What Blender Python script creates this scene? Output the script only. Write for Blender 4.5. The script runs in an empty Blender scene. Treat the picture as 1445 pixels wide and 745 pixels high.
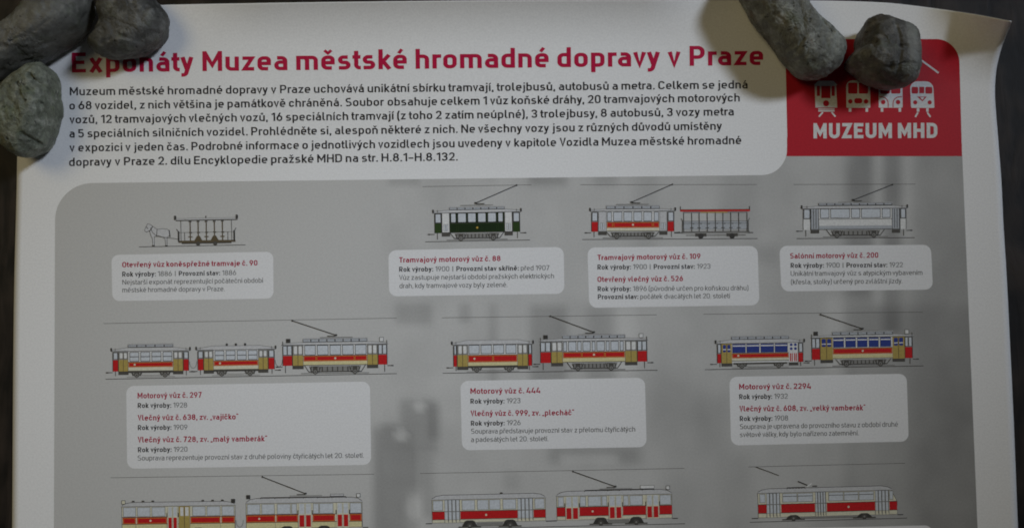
import bpy, bmesh, math, unicodedata
from mathutils import Vector, Euler, noise

S = bpy.context.scene
COL = S.collection

# ------------------------------------------------------------------ camera
LENS = 32.0
PW, PH = 1445.0, 745.0                 # the photograph's frame
FPX = LENS / 36.0 * PW
CAM_H = 0.539
cam_d = bpy.data.cameras.new("camera")
cam_d.lens = LENS
cam_d.sensor_width = 36.0
cam_d.clip_start = 0.01
cam_d.clip_end = 50
cam = bpy.data.objects.new("camera", cam_d)
COL.objects.link(cam)
cam.location = (0.0, 0.0, CAM_H)
cam.rotation_euler = Euler((math.radians(3.6), 0.0, 0.0))
S.camera = cam
ROT = cam.rotation_euler.to_matrix()
S.cycles.filter_width = 1.85

# ------------------------------------------------------------------ light
W = bpy.data.worlds.new("World")
S.world = W
W.use_nodes = True
W.node_tree.nodes['Background'].inputs[0].default_value = (0.90, 0.93, 1.0, 1)
W.node_tree.nodes['Background'].inputs[1].default_value = 0.02


def lamp(name, loc, target, size, power, color):
    d = bpy.data.lights.new(name, 'AREA')
    d.shape = 'DISK'
    d.size = size
    d.energy = power
    d.color = color
    o = bpy.data.objects.new(name, d)
    COL.objects.link(o)
    o.location = loc
    o.rotation_euler = (Vector(target) - Vector(loc)).to_track_quat('-Z', 'Y').to_euler()
    return o


sd = bpy.data.lights.new("spot_lamp", 'SPOT')       # the cool main light, up and to the right, aimed at the heading
sd.energy = 292.0
sd.color = (0.76, 0.84, 0.98)
sd.spot_size = math.radians(15.0)
sd.spot_blend = 1.0
sd.shadow_soft_size = 0.29
so = bpy.data.objects.new("spot_lamp", sd)
COL.objects.link(so)
so.location = (1.70, 0.95, 1.85)
so.rotation_euler = (Vector((-0.07, 0.03, 0)) - Vector(so.location)).to_track_quat('-Z', 'Y').to_euler()
lamp("table_lamp", (-0.85, 0.50, 1.40), (0.0, 0.0, 0), 0.8, 4.6, (1.0, 0.83, 0.46))

S.view_settings.view_transform = 'Standard'
S.view_settings.look = 'None'
S.view_settings.exposure = 0
S.view_settings.gamma = 1


# ------------------------------------------------------------------ mapping a place on the sheet to the world
def clamp(x, a=0.0, b=1.0):
    return max(a, min(b, x))


def sstep(x):
    x = clamp(x)
    return x * x * (3 - 2 * x)


def lift(u, v):
    """height of the sheet above the table: the corner rolls up, the top edge bows a little"""
    t = clamp((u - 1296) / 128, 0, 1.25) * clamp((122 - v) / 90, 0, 1.3)
    h = 0.028 * t ** 1.7
    k = sstep((u - 236) / 150) * sstep((1060 - u) / 150)
    q = clamp((68 - v) / 68, 0, 1.6)
    h += 0.0085 * k * q * q
    h += 0.00055 * math.sin(u / 95.0 + v / 240.0) * sstep((1070 - u) / 160) * sstep((u - 236) / 150) * sstep((240 - v) / 90)
    return h


def P3(u, v, z):
    d = ROT @ Vector(((u - PW / 2) / FPX, -(v - PH / 2) / FPX, -1.0))
    k = (z - CAM_H) / d.z
    return Vector((d.x * k, d.y * k, z))


LAYER = 0.00003


def P(u, v, layer=0.0):
    return P3(u, v, lift(u, v) + layer * LAYER)


# ------------------------------------------------------------------ object helpers
def link(name, me, parent=None):
    o = bpy.data.objects.new(name, me)
    COL.objects.link(o)
    if parent:
        o.parent = parent
    return o


def tag(o, label=None, cat=None, group=None, kind=None):
    if label: o['label'] = label
    if cat: o['category'] = cat
    if group: o['group'] = group
    if kind: o['kind'] = kind
    return o


class MB:
    """collects faces (with a material each) into one mesh object"""
    def __init__(self):
        self.v, self.f, self.m, self.mats = [], [], [], []

    def mi(self, mat):
        if mat not in self.mats:
            self.mats.append(mat)
        return self.mats.index(mat)

    def face(self, pts, mat):
        i = len(self.v)
        self.v += [tuple(p) for p in pts]
        self.f.append(tuple(range(i, i + len(pts))))
        self.m.append(self.mi(mat))

    def build(self, name, parent=None, smooth=False):
        me = bpy.data.meshes.new(name)
        me.from_pydata(self.v, [], self.f)
        for m in self.mats:
            me.materials.append(m)
        me.polygons.foreach_set('material_index', self.m)
        if smooth:
            me.polygons.foreach_set('use_smooth', [True] * len(self.f))
        me.update()
        return link(name, me, parent)


# ------------------------------------------------------------------ materials
MATS = {}


def ink(name, rgb, rough=0.55, var=0.10):
    """printed ink or bare paper: flat colour with the faint mottling of print"""
    if name in MATS:
        return MATS[name]
    m = bpy.data.materials.new(name)
    m.use_nodes = True
    nt = m.node_tree
    b = nt.nodes['Principled BSDF']
    b.inputs['Roughness'].default_value = rough
    b.inputs['Specular IOR Level'].default_value = 0.10
    geo = nt.nodes.new('ShaderNodeNewGeometry')
    n = nt.nodes.new('ShaderNodeTexNoise')
    n.inputs['Scale'].default_value = 900
    n.inputs['Detail'].default_value = 3
    nt.links.new(geo.outputs['Position'], n.inputs['Vector'])
    r = nt.nodes.new('ShaderNodeMapRange')
    r.inputs[1].default_value = 0.3
    r.inputs[2].default_value = 0.7
    r.inputs[3].default_value = 1 - var
    r.inputs[4].default_value = 1 + var
    nt.links.new(n.outputs[0], r.inputs[0])
    mx = nt.nodes.new('ShaderNodeMix')
    mx.data_type = 'RGBA'
    mx.blend_type = 'MULTIPLY'
    mx.inputs[0].default_value = 1
    mx.inputs[6].default_value = (*rgb, 1)
    nt.links.new(r.outputs[0], mx.inputs[7])
    nt.links.new(mx.outputs[2], b.inputs['Base Color'])
    MATS[name] = m
    return m


PAPER = ink('white_paper', (0.80, 0.80, 0.79), 0.5, 0.05)
BOX = ink('pale_grey_print', (0.735, 0.735, 0.73), 0.5, 0.05)
RED = ink('crimson_ink', (0.47, 0.010, 0.055), 0.5)
CAPRED = ink('caption_red_ink', (0.38, 0.008, 0.045), 0.5)
LOGORED = ink('logo_red_ink', (0.46, 0.017, 0.028), 0.45, 0.07)
BLACK = ink('black_ink', (0.030, 0.028, 0.032))
TEXTGREY = ink('grey_text_ink', (0.075, 0.075, 0.075))
LINE = ink('dark_line_ink', (0.055, 0.052, 0.048))
THIN = ink('thin_line_ink', (0.12, 0.115, 0.105))
ROOF = ink('roof_grey_ink', (0.53, 0.53, 0.53))
ROOFD = ink('roof_shade_ink', (0.24, 0.24, 0.23))
GLASS = ink('glass_grey_ink', (0.56, 0.59, 0.62))
GLASSD = ink('glass_dark_ink', (0.40, 0.42, 0.44))
WHITE = ink('white_ink', (0.68, 0.68, 0.66))
TRED = ink('tram_red_ink', (0.52, 0.018, 0.020))
CREAM = ink('cream_ink', (0.66, 0.60, 0.33))
IVORY = ink('ivory_ink', (0.66, 0.63, 0.48))
OCHRE = ink('ochre_ink', (0.42, 0.32, 0.095))
GOLD = ink('gold_ink', (0.50, 0.33, 0.06))
GREEN = ink('green_ink', (0.014, 0.028, 0.010))
GREENL = ink('green_light_ink', (0.030, 0.058, 0.016))
BLUE = ink('blue_ink', (0.035, 0.055, 0.24))
UNDER = ink('undercarriage_ink', (0.085, 0.080, 0.070))
UNDERL = ink('undercarriage_light_ink', (0.24, 0.235, 0.22))
BROWN = ink('brown_ink', (0.11, 0.085, 0.05))

# ------------------------------------------------------------------ the stroke alphabet
XH = 0.715


def glyph(ch, w):
    """returns (width, [(points, closed)]) of a narrow technical sans; points are (x, y[, radius])"""
    h = w / 2
    B, T, X, D = h, 1 - h, XH - h, -0.27 + h
    n = 0.47 + 0.45 * w          # width of n, o ...
    up = ch.isupper() or ch.isdigit()
    Wd = n
    c = Wd / 2
    l, r = h, Wd - h
    R = 0.44 * (Wd - w)
    p = []

    def a(*pts, closed=False):
        p.append((pts, closed))
    if ch == 'a':
        Wd = n * 0.97; r = Wd - h
        a((l + .03, X), (r, X, R), (r, 0)); a((r, .41), (l, .41, .15), (l, B, .15), (r, B))
    elif ch == 'b':
        a((l, 0), (l, 1)); a((l, X), (r, X, R), (r, B, R), (l, B))
    elif ch == 'c':
        Wd = n * .93; r = Wd - h
        a((r, X - .16), (r, X, R), (l, X, R), (l, B, R), (r, B, R), (r, B + .16))
    elif ch == 'd':
        a((r, 0), (r, 1)); a((r, X), (l, X, R), (l, B, R), (r, B))
    elif ch == 'e':
        a((l, .355), (r, .355), (r, X, R), (l, X, R), (l, B, R), (r - .03, B))
    elif ch == 'f':
        Wd = .26 + .5 * w; s = .07 + h
        a((Wd, T), (s, T, .15), (s, 0)); a((0, X), (Wd - .01, X))
    elif ch == 'g':
        a((r, X), (l, X, R), (l, B, R), (r, B)); a((r, XH), (r, D, R), (l + .03, D))
    elif ch == 'h':
        a((l, 0), (l, 1)); a((l, X), (r, X, R), (r, 0))
    elif ch in 'iı':
        Wd = w
        a((h, 0), (h, XH))
        if ch == 'i': a((h, 1 - w * .95), (h, 1))
    elif ch in 'jȷ':
        Wd = w + .05; s = .05 + h
        a((s, XH), (s, D, .12), (-.03, D))
        if ch == 'j': a((s, 1 - w * .95), (s, 1))
    elif ch == 'k':
        Wd = n * .95
        a((l, 0), (l, 1)); a((l, .27), (Wd - h, XH)); a((l + .10, .40), (Wd - h * .8, 0))
    elif ch == 'l':
        Wd = w + .10
        a((h, 1), (h, B, .13), (Wd, B))
    elif ch == 'm':
        Wd = .76 + .7 * w; r = Wd - h; c = Wd / 2; q = .44 * (c - l)
        a((l, 0), (l, XH)); a((l, X), (c, X, q), (c, 0)); a((c - q * .9, X), (r, X, q), (r, 0))
    elif ch == 'n':
        a((l, 0), (l, XH)); a((l, X), (r, X, R), (r, 0))
    elif ch == 'o':
        a((l, X, R), (r, X, R), (r, B, R), (l, B, R), closed=True)
    elif ch == 'p':
        a((l, -.27), (l, XH)); a((l, X), (r, X, R), (r, B, R), (l, B))
    elif ch == 'q':
        a((r, -.27), (r, XH)); a((r, X), (l, X, R), (l, B, R), (r, B))
    elif ch == 'r':
        Wd = .27 + .5 * w
        a((l, 0), (l, XH)); a((l, X - .15), (l, X, .15), (Wd, X))
    elif ch == 's':
        Wd = n * .92; r = Wd - h; q = min(.16, (X - B) * .24)
        a((r - .02, X), (l, X, q), (l, .36, q), (r, .36, q), (r, B, q), (l - h * .6, B))
    elif ch == 't':
        Wd = .25 + .5 * w; s = .065 + h
        a((s, .93), (s, B, .14), (Wd, B)); a((0, X), (Wd - .01, X))
    elif ch == 'u':
        a((l, XH), (l, B, R), (r, B)); a((r, 0), (r, XH))
    elif ch == 'v':
        Wd = n * .98
        a((h, XH), (Wd / 2, h * .7), (Wd - h, XH))
    elif ch == 'w':
        Wd = .78
        a((h, XH), (Wd * .28, h), (Wd / 2, XH), (Wd * .72, h), (Wd - h, XH))
    elif ch == 'x':
        Wd = n
        a((h * .9, XH), (Wd - h * .9, 0)); a((Wd - h * .9, XH), (h * .9, 0))
    elif ch == 'y':
        Wd = n * .98
        a((h, XH), (Wd / 2 + .01, h * .5)); a((Wd - h, XH), (Wd / 2 - .06, D, .10), (h * .4, D))
    elif ch == 'z':
        Wd = n * .88
        a((.01, X), (Wd - h, X), (h * 1.1, B), (Wd, B))
    # capitals
    elif ch == 'A':
        Wd = .66; a((h, 0), (Wd / 2, 1 - h * .6), (Wd - h, 0)); a((.14, .25), (Wd - .14, .25))
    elif ch == 'C':
        Wd = .62; r = Wd - h; R = .22
        a((r, .72), (r, T, R), (l, T, R), (l, B, R), (r, B, R), (r, .28))
    elif ch == 'D':
        Wd = .65; r = Wd - h; R = .23
        a((l, 0), (l, 1)); a((l, T), (r, T, R), (r, B, R), (l, B))
    elif ch == 'E':
        Wd = .57
        a((Wd, T), (l, T), (l, B), (Wd, B)); a((l, .51), (Wd - .06, .51))
    elif ch == 'H':
        Wd = .67; r = Wd - h
        a((l, 0), (l, 1)); a((r, 0), (r, 1)); a((l, .51), (r, .51))
    elif ch == 'J':
        Wd = .5; r = Wd - h; a((r, 1), (r, B, .2), (l, B))
    elif ch == 'K':
        Wd = .65; a((l, 0), (l, 1)); a((l, .33), (Wd - h, 1)); a((l + .13, .55), (Wd - h, 0))
    elif ch == 'M':
        Wd = .80; r = Wd - h
        a((l, 0), (l, 1)); a((r, 0), (r, 1)); a((l, 1 - h * .7), (Wd / 2, .30), (r, 1 - h * .7))
    elif ch == 'N':
        Wd = .68; r = Wd - h
        a((l, 0), (l, 1)); a((r, 0), (r, 1)); a((l, 1 - h * .4), (r, h * .4))
    elif ch == 'O':
        Wd = .65; r = Wd - h; R = .23
        a((l, T, R), (r, T, R), (r, B, R), (l, B, R), closed=True)
    elif ch in 'PR':
        Wd = .61; r = Wd - h
        a((l, 0), (l, 1)); a((l, T), (r, T, .2), (r, .43, .2), (l, .43))
        if ch == 'R': a((r - .21, .43), (r - .01, 0))
    elif ch == 'S':
        Wd = .6; r = Wd - h
        a((r - .02, T), (l, T, .21), (l, .51, .21), (r, .51, .21), (r, B, .21), (l - h * .4, B))
    elif ch == 'T':
        Wd = .58; a((0, T), (Wd, T)); a((Wd / 2, 0), (Wd / 2, 1))
    elif ch == 'U':
        Wd = .66; r = Wd - h
        a((l, 1), (l, B, .23), (r, B, .23), (r, 1))
    elif ch == 'V':
        Wd = .62; a((h, 1), (Wd / 2, h * .6), (Wd - h, 1))
    elif ch == 'Z':
        Wd = .58; a((.01, T), (Wd - h, T), (h * 1.1, B), (Wd, B))
    # figures
    elif ch == '0':
        Wd = .57; r = Wd - h; R = .2
        a((l, T, R), (r, T, R), (r, B, R), (l, B, R), closed=True)
    elif ch == '1':
        Wd = .36; a((Wd - h, 0), (Wd - h, 1)); a((0.02, .77), (Wd - h, 1 - h * .6))
    elif ch == '2':
        Wd = .55; r = Wd - h
        a((l, .72), (l, T, .2), (r, T, .2), (r, .56, .12), (l, B), (Wd, B))
    elif ch == '3':
        Wd = .56; r = Wd - h
        a((l, .76), (l, T, .2), (r, T, .2), (r, .53, .2), (.2, .53)); a((.26, .53), (r, .53, .2), (r, B, .2), (l, B, .2), (l, .24))
    elif ch == '4':
        Wd = .6; a((.32, 1), (.06, .24), (Wd, .24)); a((Wd - .12, .47), (Wd - .12, 0))
    elif ch == '5':
        Wd = .55; r = Wd - h
        a((r, T), (l, T), (l, .58), (r, .58, .2), (r, B, .2), (l, B, .2), (l, .22))
    elif ch == '6':
        Wd = .57; r = Wd - h; R = .2
        a((l, .60, R), (r, .60, R), (r, B, R), (l, B, R), closed=True); a((.36, 1), (l + .01, .40))
    elif ch == '7':
        Wd = .53; a((0, T), (Wd - h, T), (.17, 0))
    elif ch == '8':
        Wd = .58; r = Wd - h; R = .2
        a((l, .52, R), (r, .52, R), (r, B, R), (l, B, R), closed=True)
        a((l + .03, T, R), (r - .03, T, R), (r - .03, .52, R), (l + .03, .52, R), closed=True)
    elif ch == '9':
        Wd = .57; r = Wd - h; R = .2
        a((l, T, R), (r, T, R), (r, .40, R), (l, .40, R), closed=True); a((Wd - .36, 0), (r - .01, .60))
    elif ch == '.':
        Wd = w * 1.05; a((Wd / 2, 0), (Wd / 2, w * 1.05))
    elif ch == ',':
        Wd = w * 1.05; a((Wd * .55, w * 1.05), (Wd * .35, -.14))
    elif ch == ':':
        Wd = w * 1.05; a((Wd / 2, 0), (Wd / 2, w)); a((Wd / 2, .50), (Wd / 2, .50 + w))
    elif ch == '–':
        Wd = .46; a((0, .38), (Wd, .38))
    elif ch == '|':
        Wd = w * .8; a((Wd / 2, -.05), (Wd / 2, 1))
    elif ch == '(':
        Wd = .22; a((Wd, 1.05), (h, .9, .2), (h, -.02, .2), (Wd, -.17))
    elif ch == ')':
        Wd = .22; a((0, 1.05), (Wd - h, .9, .2), (Wd - h, -.02, .2), (0, -.17))
    elif ch == '„':
        Wd = .26; a((.07, .10), (.04, -.12)); a((.21, .10), (.18, -.12))
    elif ch == '“':
        Wd = .28; a((.03, 1.0), (.10, .82)); a((.18, 1.0), (.25, .82))
    else:
        Wd = .24
    return Wd, p


MARK = {'\u0301': 'acute', '\u030c': 'caron', '\u030a': 'ring'}


def rounded(pts, closed, seg):
    """polyline with its corners rounded by their radii"""
    n = len(pts)
    out = []
    for i, q in enumerate(pts):
        x, y = q[0], q[1]
        rad = q[2] if len(q) > 2 else 0
        if (not closed and i in (0, n - 1)) or rad <= 0:
            out.append((x, y))
            continue
        a0, b0 = pts[(i - 1) % n], pts[(i + 1) % n]
        da = math.hypot(a0[0] - x, a0[1] - y); db = math.hypot(b0[0] - x, b0[1] - y)
        ka = 1.0 if (not closed and i - 1 == 0) else 0.5
        kb = 1.0 if (not closed and i + 1 == n - 1) else 0.5
        rr = min(rad, da * ka, db * kb)
        s = (x + (a0[0] - x) / da * rr, y + (a0[1] - y) / da * rr)
        e = (x + (b0[0] - x) / db * rr, y + (b0[1] - y) / db * rr)
        k = 0.5523
        c1 = (s[0] + (x - s[0]) * k, s[1] + (y - s[1]) * k)
        c2 = (e[0] + (x - e[0]) * k, e[1] + (y - e[1]) * k)
        for j in range(seg + 1):
            t = j / seg; u = 1 - t
            out.append((u**3 * s[0] + 3*u*u*t * c1[0] + 3*u*t*t * c2[0] + t**3 * e[0],
                        u**3 * s[1] + 3*u*u*t * c1[1] + 3*u*t*t * c2[1] + t**3 * e[1]))
    res = []
    for q in out:
        if not res or math.hypot(q[0] - res[-1][0], q[1] - res[-1][1]) > 1e-5:
            res.append(q)
    if closed and math.hypot(res[0][0] - res[-1][0], res[0][1] - res[-1][1]) < 1e-5:
        res.pop()
    return res


def ribbon(pts, w, closed=False):
    """left and right edge of a stroke"""
    n = len(pts)
    L, Rr = [], []
    for i in range(n):
        dirs = []
        if closed or i > 0:
            a = pts[(i - 1) % n]; dx, dy = pts[i][0] - a[0], pts[i][1] - a[1]; k = math.hypot(dx, dy); dirs.append((dx / k, dy / k))
        if closed or i < n - 1:
            a = pts[(i + 1) % n]; dx, dy = a[0] - pts[i][0], a[1] - pts[i][1]; k = math.hypot(dx, dy); dirs.append((dx / k, dy / k))
        if len(dirs) == 1:
            nx, ny = -dirs[0][1], dirs[0][0]; m = 1
        else:
            nx = -(dirs[0][1] + dirs[1][1]); ny = dirs[0][0] + dirs[1][0]
            k = math.hypot(nx, ny)
            if k < 1e-4:
                nx, ny, m = -dirs[0][1], dirs[0][0], 1
            else:
                nx /= k; ny /= k
                cs = nx * -dirs[0][1] + ny * dirs[0][0]
                m = min(1 / max(cs, .2), 1.9)
        L.append((pts[i][0] + nx * w / 2 * m, pts[i][1] + ny * w / 2 * m))
        Rr.append((pts[i][0] - nx * w / 2 * m, pts[i][1] - ny * w / 2 * m))
    return L, Rr


def layout(runs, weight_spacing=0.135):
    """list of (x, w, paths, mat) and the natural width of the line, in cap heights"""
    x = 0.0
    items = []
    first = True
    prev = 'n'
    for text, w, mat in runs:
        for ch in text:
            if ch == ' ':
                prev = 'n'
                x += 0.225
                continue
            dec = unicodedata.normalize('NFD', ch)
            base = dec[0]
            if len(dec) > 1 and base == 'i': base = 'ı'
            Wd, paths = glyph(base, w)
            paths = [(pp, cl, w) for pp, cl in paths]
            for mk in dec[1:]:
                k = MARK.get(mk)
                cx = Wd / 2
                if k == 'acute':
                    paths.append((((cx - .05, .79), (cx + .08, .99)), False, w * .80))
                elif k == 'caron':
                    paths.append((((cx - .14, .98), (cx, .83), (cx + .14, .98)), False, w * .72))
                elif k == 'ring':
                    q = .085
                    paths.append((((cx - q, .90 + q, q), (cx + q, .90 + q, q), (cx + q, .90 - q, q), (cx - q, .90 - q, q)), True, w * .55))
            if not first:
                x += weight_spacing - (.055 if prev in 'vyrkTVtf' else 0) - (.055 if base in 'vytf' else 0) - (.03 if base in 'a.,' and prev in 'rvyV' else 0)
            first = False
            prev = base
            items.append((x, paths, mat))
            x += Wd
    return items, x


def set_line(mb, x0, y0, x1, y1, cap, runs, layer=3, seg=4):
    """one line of lettering between two points of its baseline"""
    items, nat = layout(runs)
    length = math.hypot(x1 - x0, y1 - y0)
    ex, ey = (x1 - x0) / length, (y1 - y0) / length
    sx = length / nat
    st = 0
    for gx, paths, mat in items:
        for pp, cl, w in paths:
            pts = rounded(pp, cl, seg)
            if len(pts) < 2:
                continue
            L, Rr = ribbon(pts, w, cl)
            st += 1
            lay = layer + (st % 4) * 0.5

            def place(q):
                a = (gx + q[0]) * sx; b = q[1] * cap
                return P(x0 + ex * a + ey * b, y0 + ey * a - ex * b, lay)
            LL = [place(q) for q in L]; RR = [place(q) for q in Rr]
            i0 = len(mb.v)
            n = len(LL)
            mb.v += [tuple(q) for q in LL] + [tuple(q) for q in RR]
            mi = mb.mi(mat)
            for i in range(n if cl else n - 1):
                j = (i + 1) % n
                mb.f.append((i0 + n + i, i0 + n + j, i0 + j, i0 + i)); mb.m.append(mi)
    return sx / cap


# ------------------------------------------------------------------ the table top
def node_mat(name):
    m = bpy.data.materials.new(name)
    m.use_nodes = True
    return m, m.node_tree, m.node_tree.nodes['Principled BSDF']


def wood_material():
    m, nt, b = node_mat('dark_wood')
    N = nt.nodes.new; K = nt.links.new
    tc = N('ShaderNodeTexCoord')
    mp = N('ShaderNodeMapping'); mp.inputs['Scale'].default_value = (1.0, 0.22, 1.0)
    K(tc.outputs['Object'], mp.inputs['Vector'])
    n1 = N('ShaderNodeTexNoise'); n1.inputs['Scale'].default_value = 90; n1.inputs['Detail'].default_value = 8; n1.inputs['Distortion'].default_value = 0.8
    K(mp.outputs[0], n1.inputs['Vector'])
    n2 = N('ShaderNodeTexNoise'); n2.inputs['Scale'].default_value = 22; n2.inputs['Detail'].default_value = 5
    K(tc.outputs['Object'], n2.inputs['Vector'])
    ad = N('ShaderNodeMath'); ad.operation = 'ADD'; K(n1.outputs[0], ad.inputs[0]); K(n2.outputs[0], ad.inputs[1])
    cr = N('ShaderNodeValToRGB')
    e = cr.color_ramp.elements
    e[0].position = 0.88 / 2; e[0].color = (0.005, 0.004, 0.0035, 1)
    e[1].position = 1.18 / 2; e[1].color = (0.029, 0.021, 0.016, 1)
    ml = N('ShaderNodeMath'); ml.operation = 'MULTIPLY'; ml.inputs[1].default_value = 0.5; K(ad.outputs[0], ml.inputs[0])
    K(ml.outputs[0], cr.inputs[0])
    K(cr.outputs[0], b.inputs['Base Color'])
    b.inputs['Roughness'].default_value = 0.6
    b.inputs['Specular IOR Level'].default_value = 0.25
    bp = N('ShaderNodeBump'); bp.inputs['Strength'].default_value = 0.7; bp.inputs['Distance'].default_value = 0.002
    K(ml.outputs[0], bp.inputs['Height']); K(bp.outputs[0], b.inputs['Normal'])
    return m


bm = bmesh.new()
r = bmesh.ops.create_cube(bm, size=1)
bmesh.ops.scale(bm, vec=(1.8, 1.4, 0.03), verts=r['verts'])
bmesh.ops.translate(bm, vec=(0, -0.15, -0.0162), verts=r['verts'])
bmesh.ops.bevel(bm, geom=[e for e in bm.edges], offset=0.001, segments=1, affect='EDGES')
me = bpy.data.meshes.new('tabletop'); bm.to_mesh(me); bm.free()
me.materials.append(wood_material())
tag(link('tabletop', me), kind='structure')

# ------------------------------------------------------------------ the poster
poster = bpy.data.objects.new('poster', None)
COL.objects.link(poster)
tag(poster, 'white printed poster of historic tram drawings with crimson heading, lying under the stones', 'poster')


def interp(tab, x):
    if x <= tab[0][0]: return tab[0][1]
    for (a, fa), (b, fb) in zip(tab, tab[1:]):
        if x <= b:
            return fa + (fb - fa) * (x - a) / (b - a)
    return tab[-1][1]


def catmull(tab, x):
    n = len(tab)
    if x <= tab[0][0]: return tab[0][1]
    if x >= tab[-1][0]: return tab[-1][1]
    for i in range(n - 1):
        if x <= tab[i + 1][0]:
            break
    (x1, y1), (x2, y2) = tab[i], tab[i + 1]
    x0, y0 = tab[i - 1] if i > 0 else (2 * x1 - x2, 2 * y1 - y2)
    x3, y3 = tab[i + 2] if i + 2 < n else (2 * x2 - x1, 2 * y2 - y1)
    h = x2 - x1; t = (x - x1) / h
    m1 = (y2 - y0) / (x2 - x0) * h; m2 = (y3 - y1) / (x3 - x1) * h
    return (2*t**3 - 3*t*t + 1) * y1 + (t**3 - 2*t*t + t) * m1 + (-2*t**3 + 3*t*t) * y2 + (t**3 - t*t) * m2


BOT = 1010.0
EDGE_R = [(31, 1427.5), (48, 1421), (66, 1414), (84, 1409), (102, 1405.6), (133, 1404), (189, 1408), (255, 1413), (326, 1416.5),
          (380, 1420), (478, 1425), (600, 1430.7), (745, 1436.5), (BOT, 1447)]
EDGE_L = [(13, 27), (235, 24), (430, 19.5), (745, 17), (BOT, 15)]
EDGE_T = [(27, 13), (225, 7.5), (340, 5.3), (533, 2.6), (700, 1), (861, .6), (1006, .5), (1139, 1), (1245, 4.0), (1310, 11), (1374, 20.5), (1427.5, 31)]


def sheet():
    NS, NT = 150, 110
    vs, fs = [], []
    for j in range(NT + 1):
        t = (j / NT) ** 1.35
        for i in range(NS + 1):
            s = i / NS
            ut = 27 + (1427.5 - 27) * s
            vt = catmull(EDGE_T, ut)
            vl = 13 + (BOT - 13) * t; vr = 31 + (BOT - 31) * t
            ul, ur = catmull(EDGE_L, vl), catmull(EDGE_R, vr)
            ub = 15 + (1447 - 15) * s
            # blended patch
            u = (1 - s) * ul + s * ur + (1 - t) * ut + t * ub - ((1 - s) * (1 - t) * 27 + s * (1 - t) * 1427.5 + (1 - s) * t * 15 + s * t * 1447)
            v = (1 - s) * vl + s * vr + (1 - t) * vt + t * BOT - ((1 - s) * (1 - t) * 13 + s * (1 - t) * 31 + (1 - s) * t * BOT + s * t * BOT)
            vs.append(tuple(P(u, v, 0)))
    for j in range(NT):
        for i in range(NS):
            a = j * (NS + 1) + i
            fs.append((a, a + NS + 1, a + NS + 2, a + 1))
    me = bpy.data.meshes.new('paper_sheet')
    me.from_pydata(vs, [], fs)
    me.materials.append(PAPER)
    me.polygons.foreach_set('use_smooth', [True] * len(fs))
    o = link('paper_sheet', me, poster)
    md = o.modifiers.new('thickness', 'SOLIDIFY'); md.thickness = 0.00025; md.offset = -1
    return o


sheet()

# ---- the grey picture panel: a blurred black and white photograph printed on the sheet
PANEL_BLOBS = [  # x0, x1, y0, y1, softness, strength (negative = darker)
    (1193, 1232, 205, 420, 9, -.13), (1246, 1272, 205, 470, 8, -.12), (1290, 1400, 200, 1000, 14, -.06),
    (1130, 1190, 205, 330, 16, .05), (1232, 1246, 205, 430, 6, .06), (1273, 1289, 215, 360, 6, .05),
    (1192, 1420, 430, 1000, 10, -.07), (1165, 1192, 420, 530, 6, .05),
    (548, 592, 238, 262, 5, -.10), (745, 800, 232, 262, 6, -.13), (838, 872, 238, 262, 6, -.08), (685, 700, 240, 258, 5, -.05),
    (896, 925, 232, 430, 10, -.05), (1015, 1070, 240, 340, 10, -.05), (1040, 1100, 345, 372, 8, -.06),
    (558, 610, 428, 458, 6, -.10), (648, 664, 428, 455, 5, -.10), (690, 702, 428, 545, 6, -.09), (748, 800, 430, 548, 7, -.13), (828, 870, 430, 540, 8, -.10),
    (870, 900, 440, 530, 8, .03), (604, 640, 262, 430, 16, -.03),
    
    (604, 622, 570, 620, 6, -.08), (775, 905, 626, 655, 9, -.13), (790, 872, 640, 654, 6, .13), (710, 735, 665, 690, 6, -.06),
    (575, 600, 690, 760, 8, .08), (930, 1060, 640, 760, 18, -.05), (900, 1000, 520, 640, 20, -.04), (985, 1030, 560, 640, 12, -.05),
]


PANEL_FIGURES = [(564, 617, 563, 640, 9, -.15), (566, 612, 610, 730, 10, -.11), (527, 592, 602, 1000, 9, -.185), (535, 585, 598, 640, 8, -.20)]
PANEL_OVALS = [(592, 573, 9, 7, .17), (566, 613, 10, 9, .17), (584, 716, 12, 16, .12), (545, 560, 40, 30, .02), (640, 560, 30, 40, .03), (880, 470, 20, 70, .03), (965, 590, 40, 60, -.03)]


def panel_grey(u, v):
    g = 0.530 - 0.07 * sstep((u - 800) / 550) - 0.02 * sstep((u - 480) / 120)
    for x0, x1, y0, y1, s, k in PANEL_BLOBS:
        s *= 1.35; k *= 1.15
        if u < x0 - 3*s or u > x1 + 3*s or v < y0 - 3*s or v > y1 + 3*s:
            continue
        fx = sstep((u - x0 + s) / (2*s)) * sstep((x1 + s - u) / (2*s))
        fy = sstep((v - y0 + s) / (2*s)) * sstep((y1 + s - v) / (2*s))
        g += k * fx * fy
    dk = 0.0
    for x0, x1, y0, y1, s, k in PANEL_FIGURES:
        fx = sstep((u - x0 + s) / (2*s)) * sstep((x1 + s - u) / (2*s))
        fy = sstep((v - y0 + s) / (2*s)) * sstep((y1 + s - v) / (2*s))
        dk = min(dk, k * fx * fy)
    g += dk
    for cx, cy, rx, ry, k in PANEL_OVALS:
        q = math.hypot((u - cx) / rx, (v - cy) / ry)
        g += k * sstep((1.45 - q) / 0.9)
    if u > 540:
        g += 0.05 * noise.noise(Vector((u / 60, v / 75, 3.0))) + 0.02 * noise.noise(Vector((u / 22, v / 25, 7.0)))
    return clamp(g, 0.18, 0.75)


def panel_top(u):
    if u < 130:
        k = (130 - u) / 52.0
        return 258.6 + 52 * (1 - math.sqrt(max(0, 1 - k * k)))
    if u <= 1074:
        return 258.4 - 0.0118 * (u - 130)
    if u < 1110:
        k = (u - 1074) / 36.5
        return 247.2 - 36 * (1 - math.sqrt(max(0, 1 - k * k)))
    return 219.0


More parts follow.
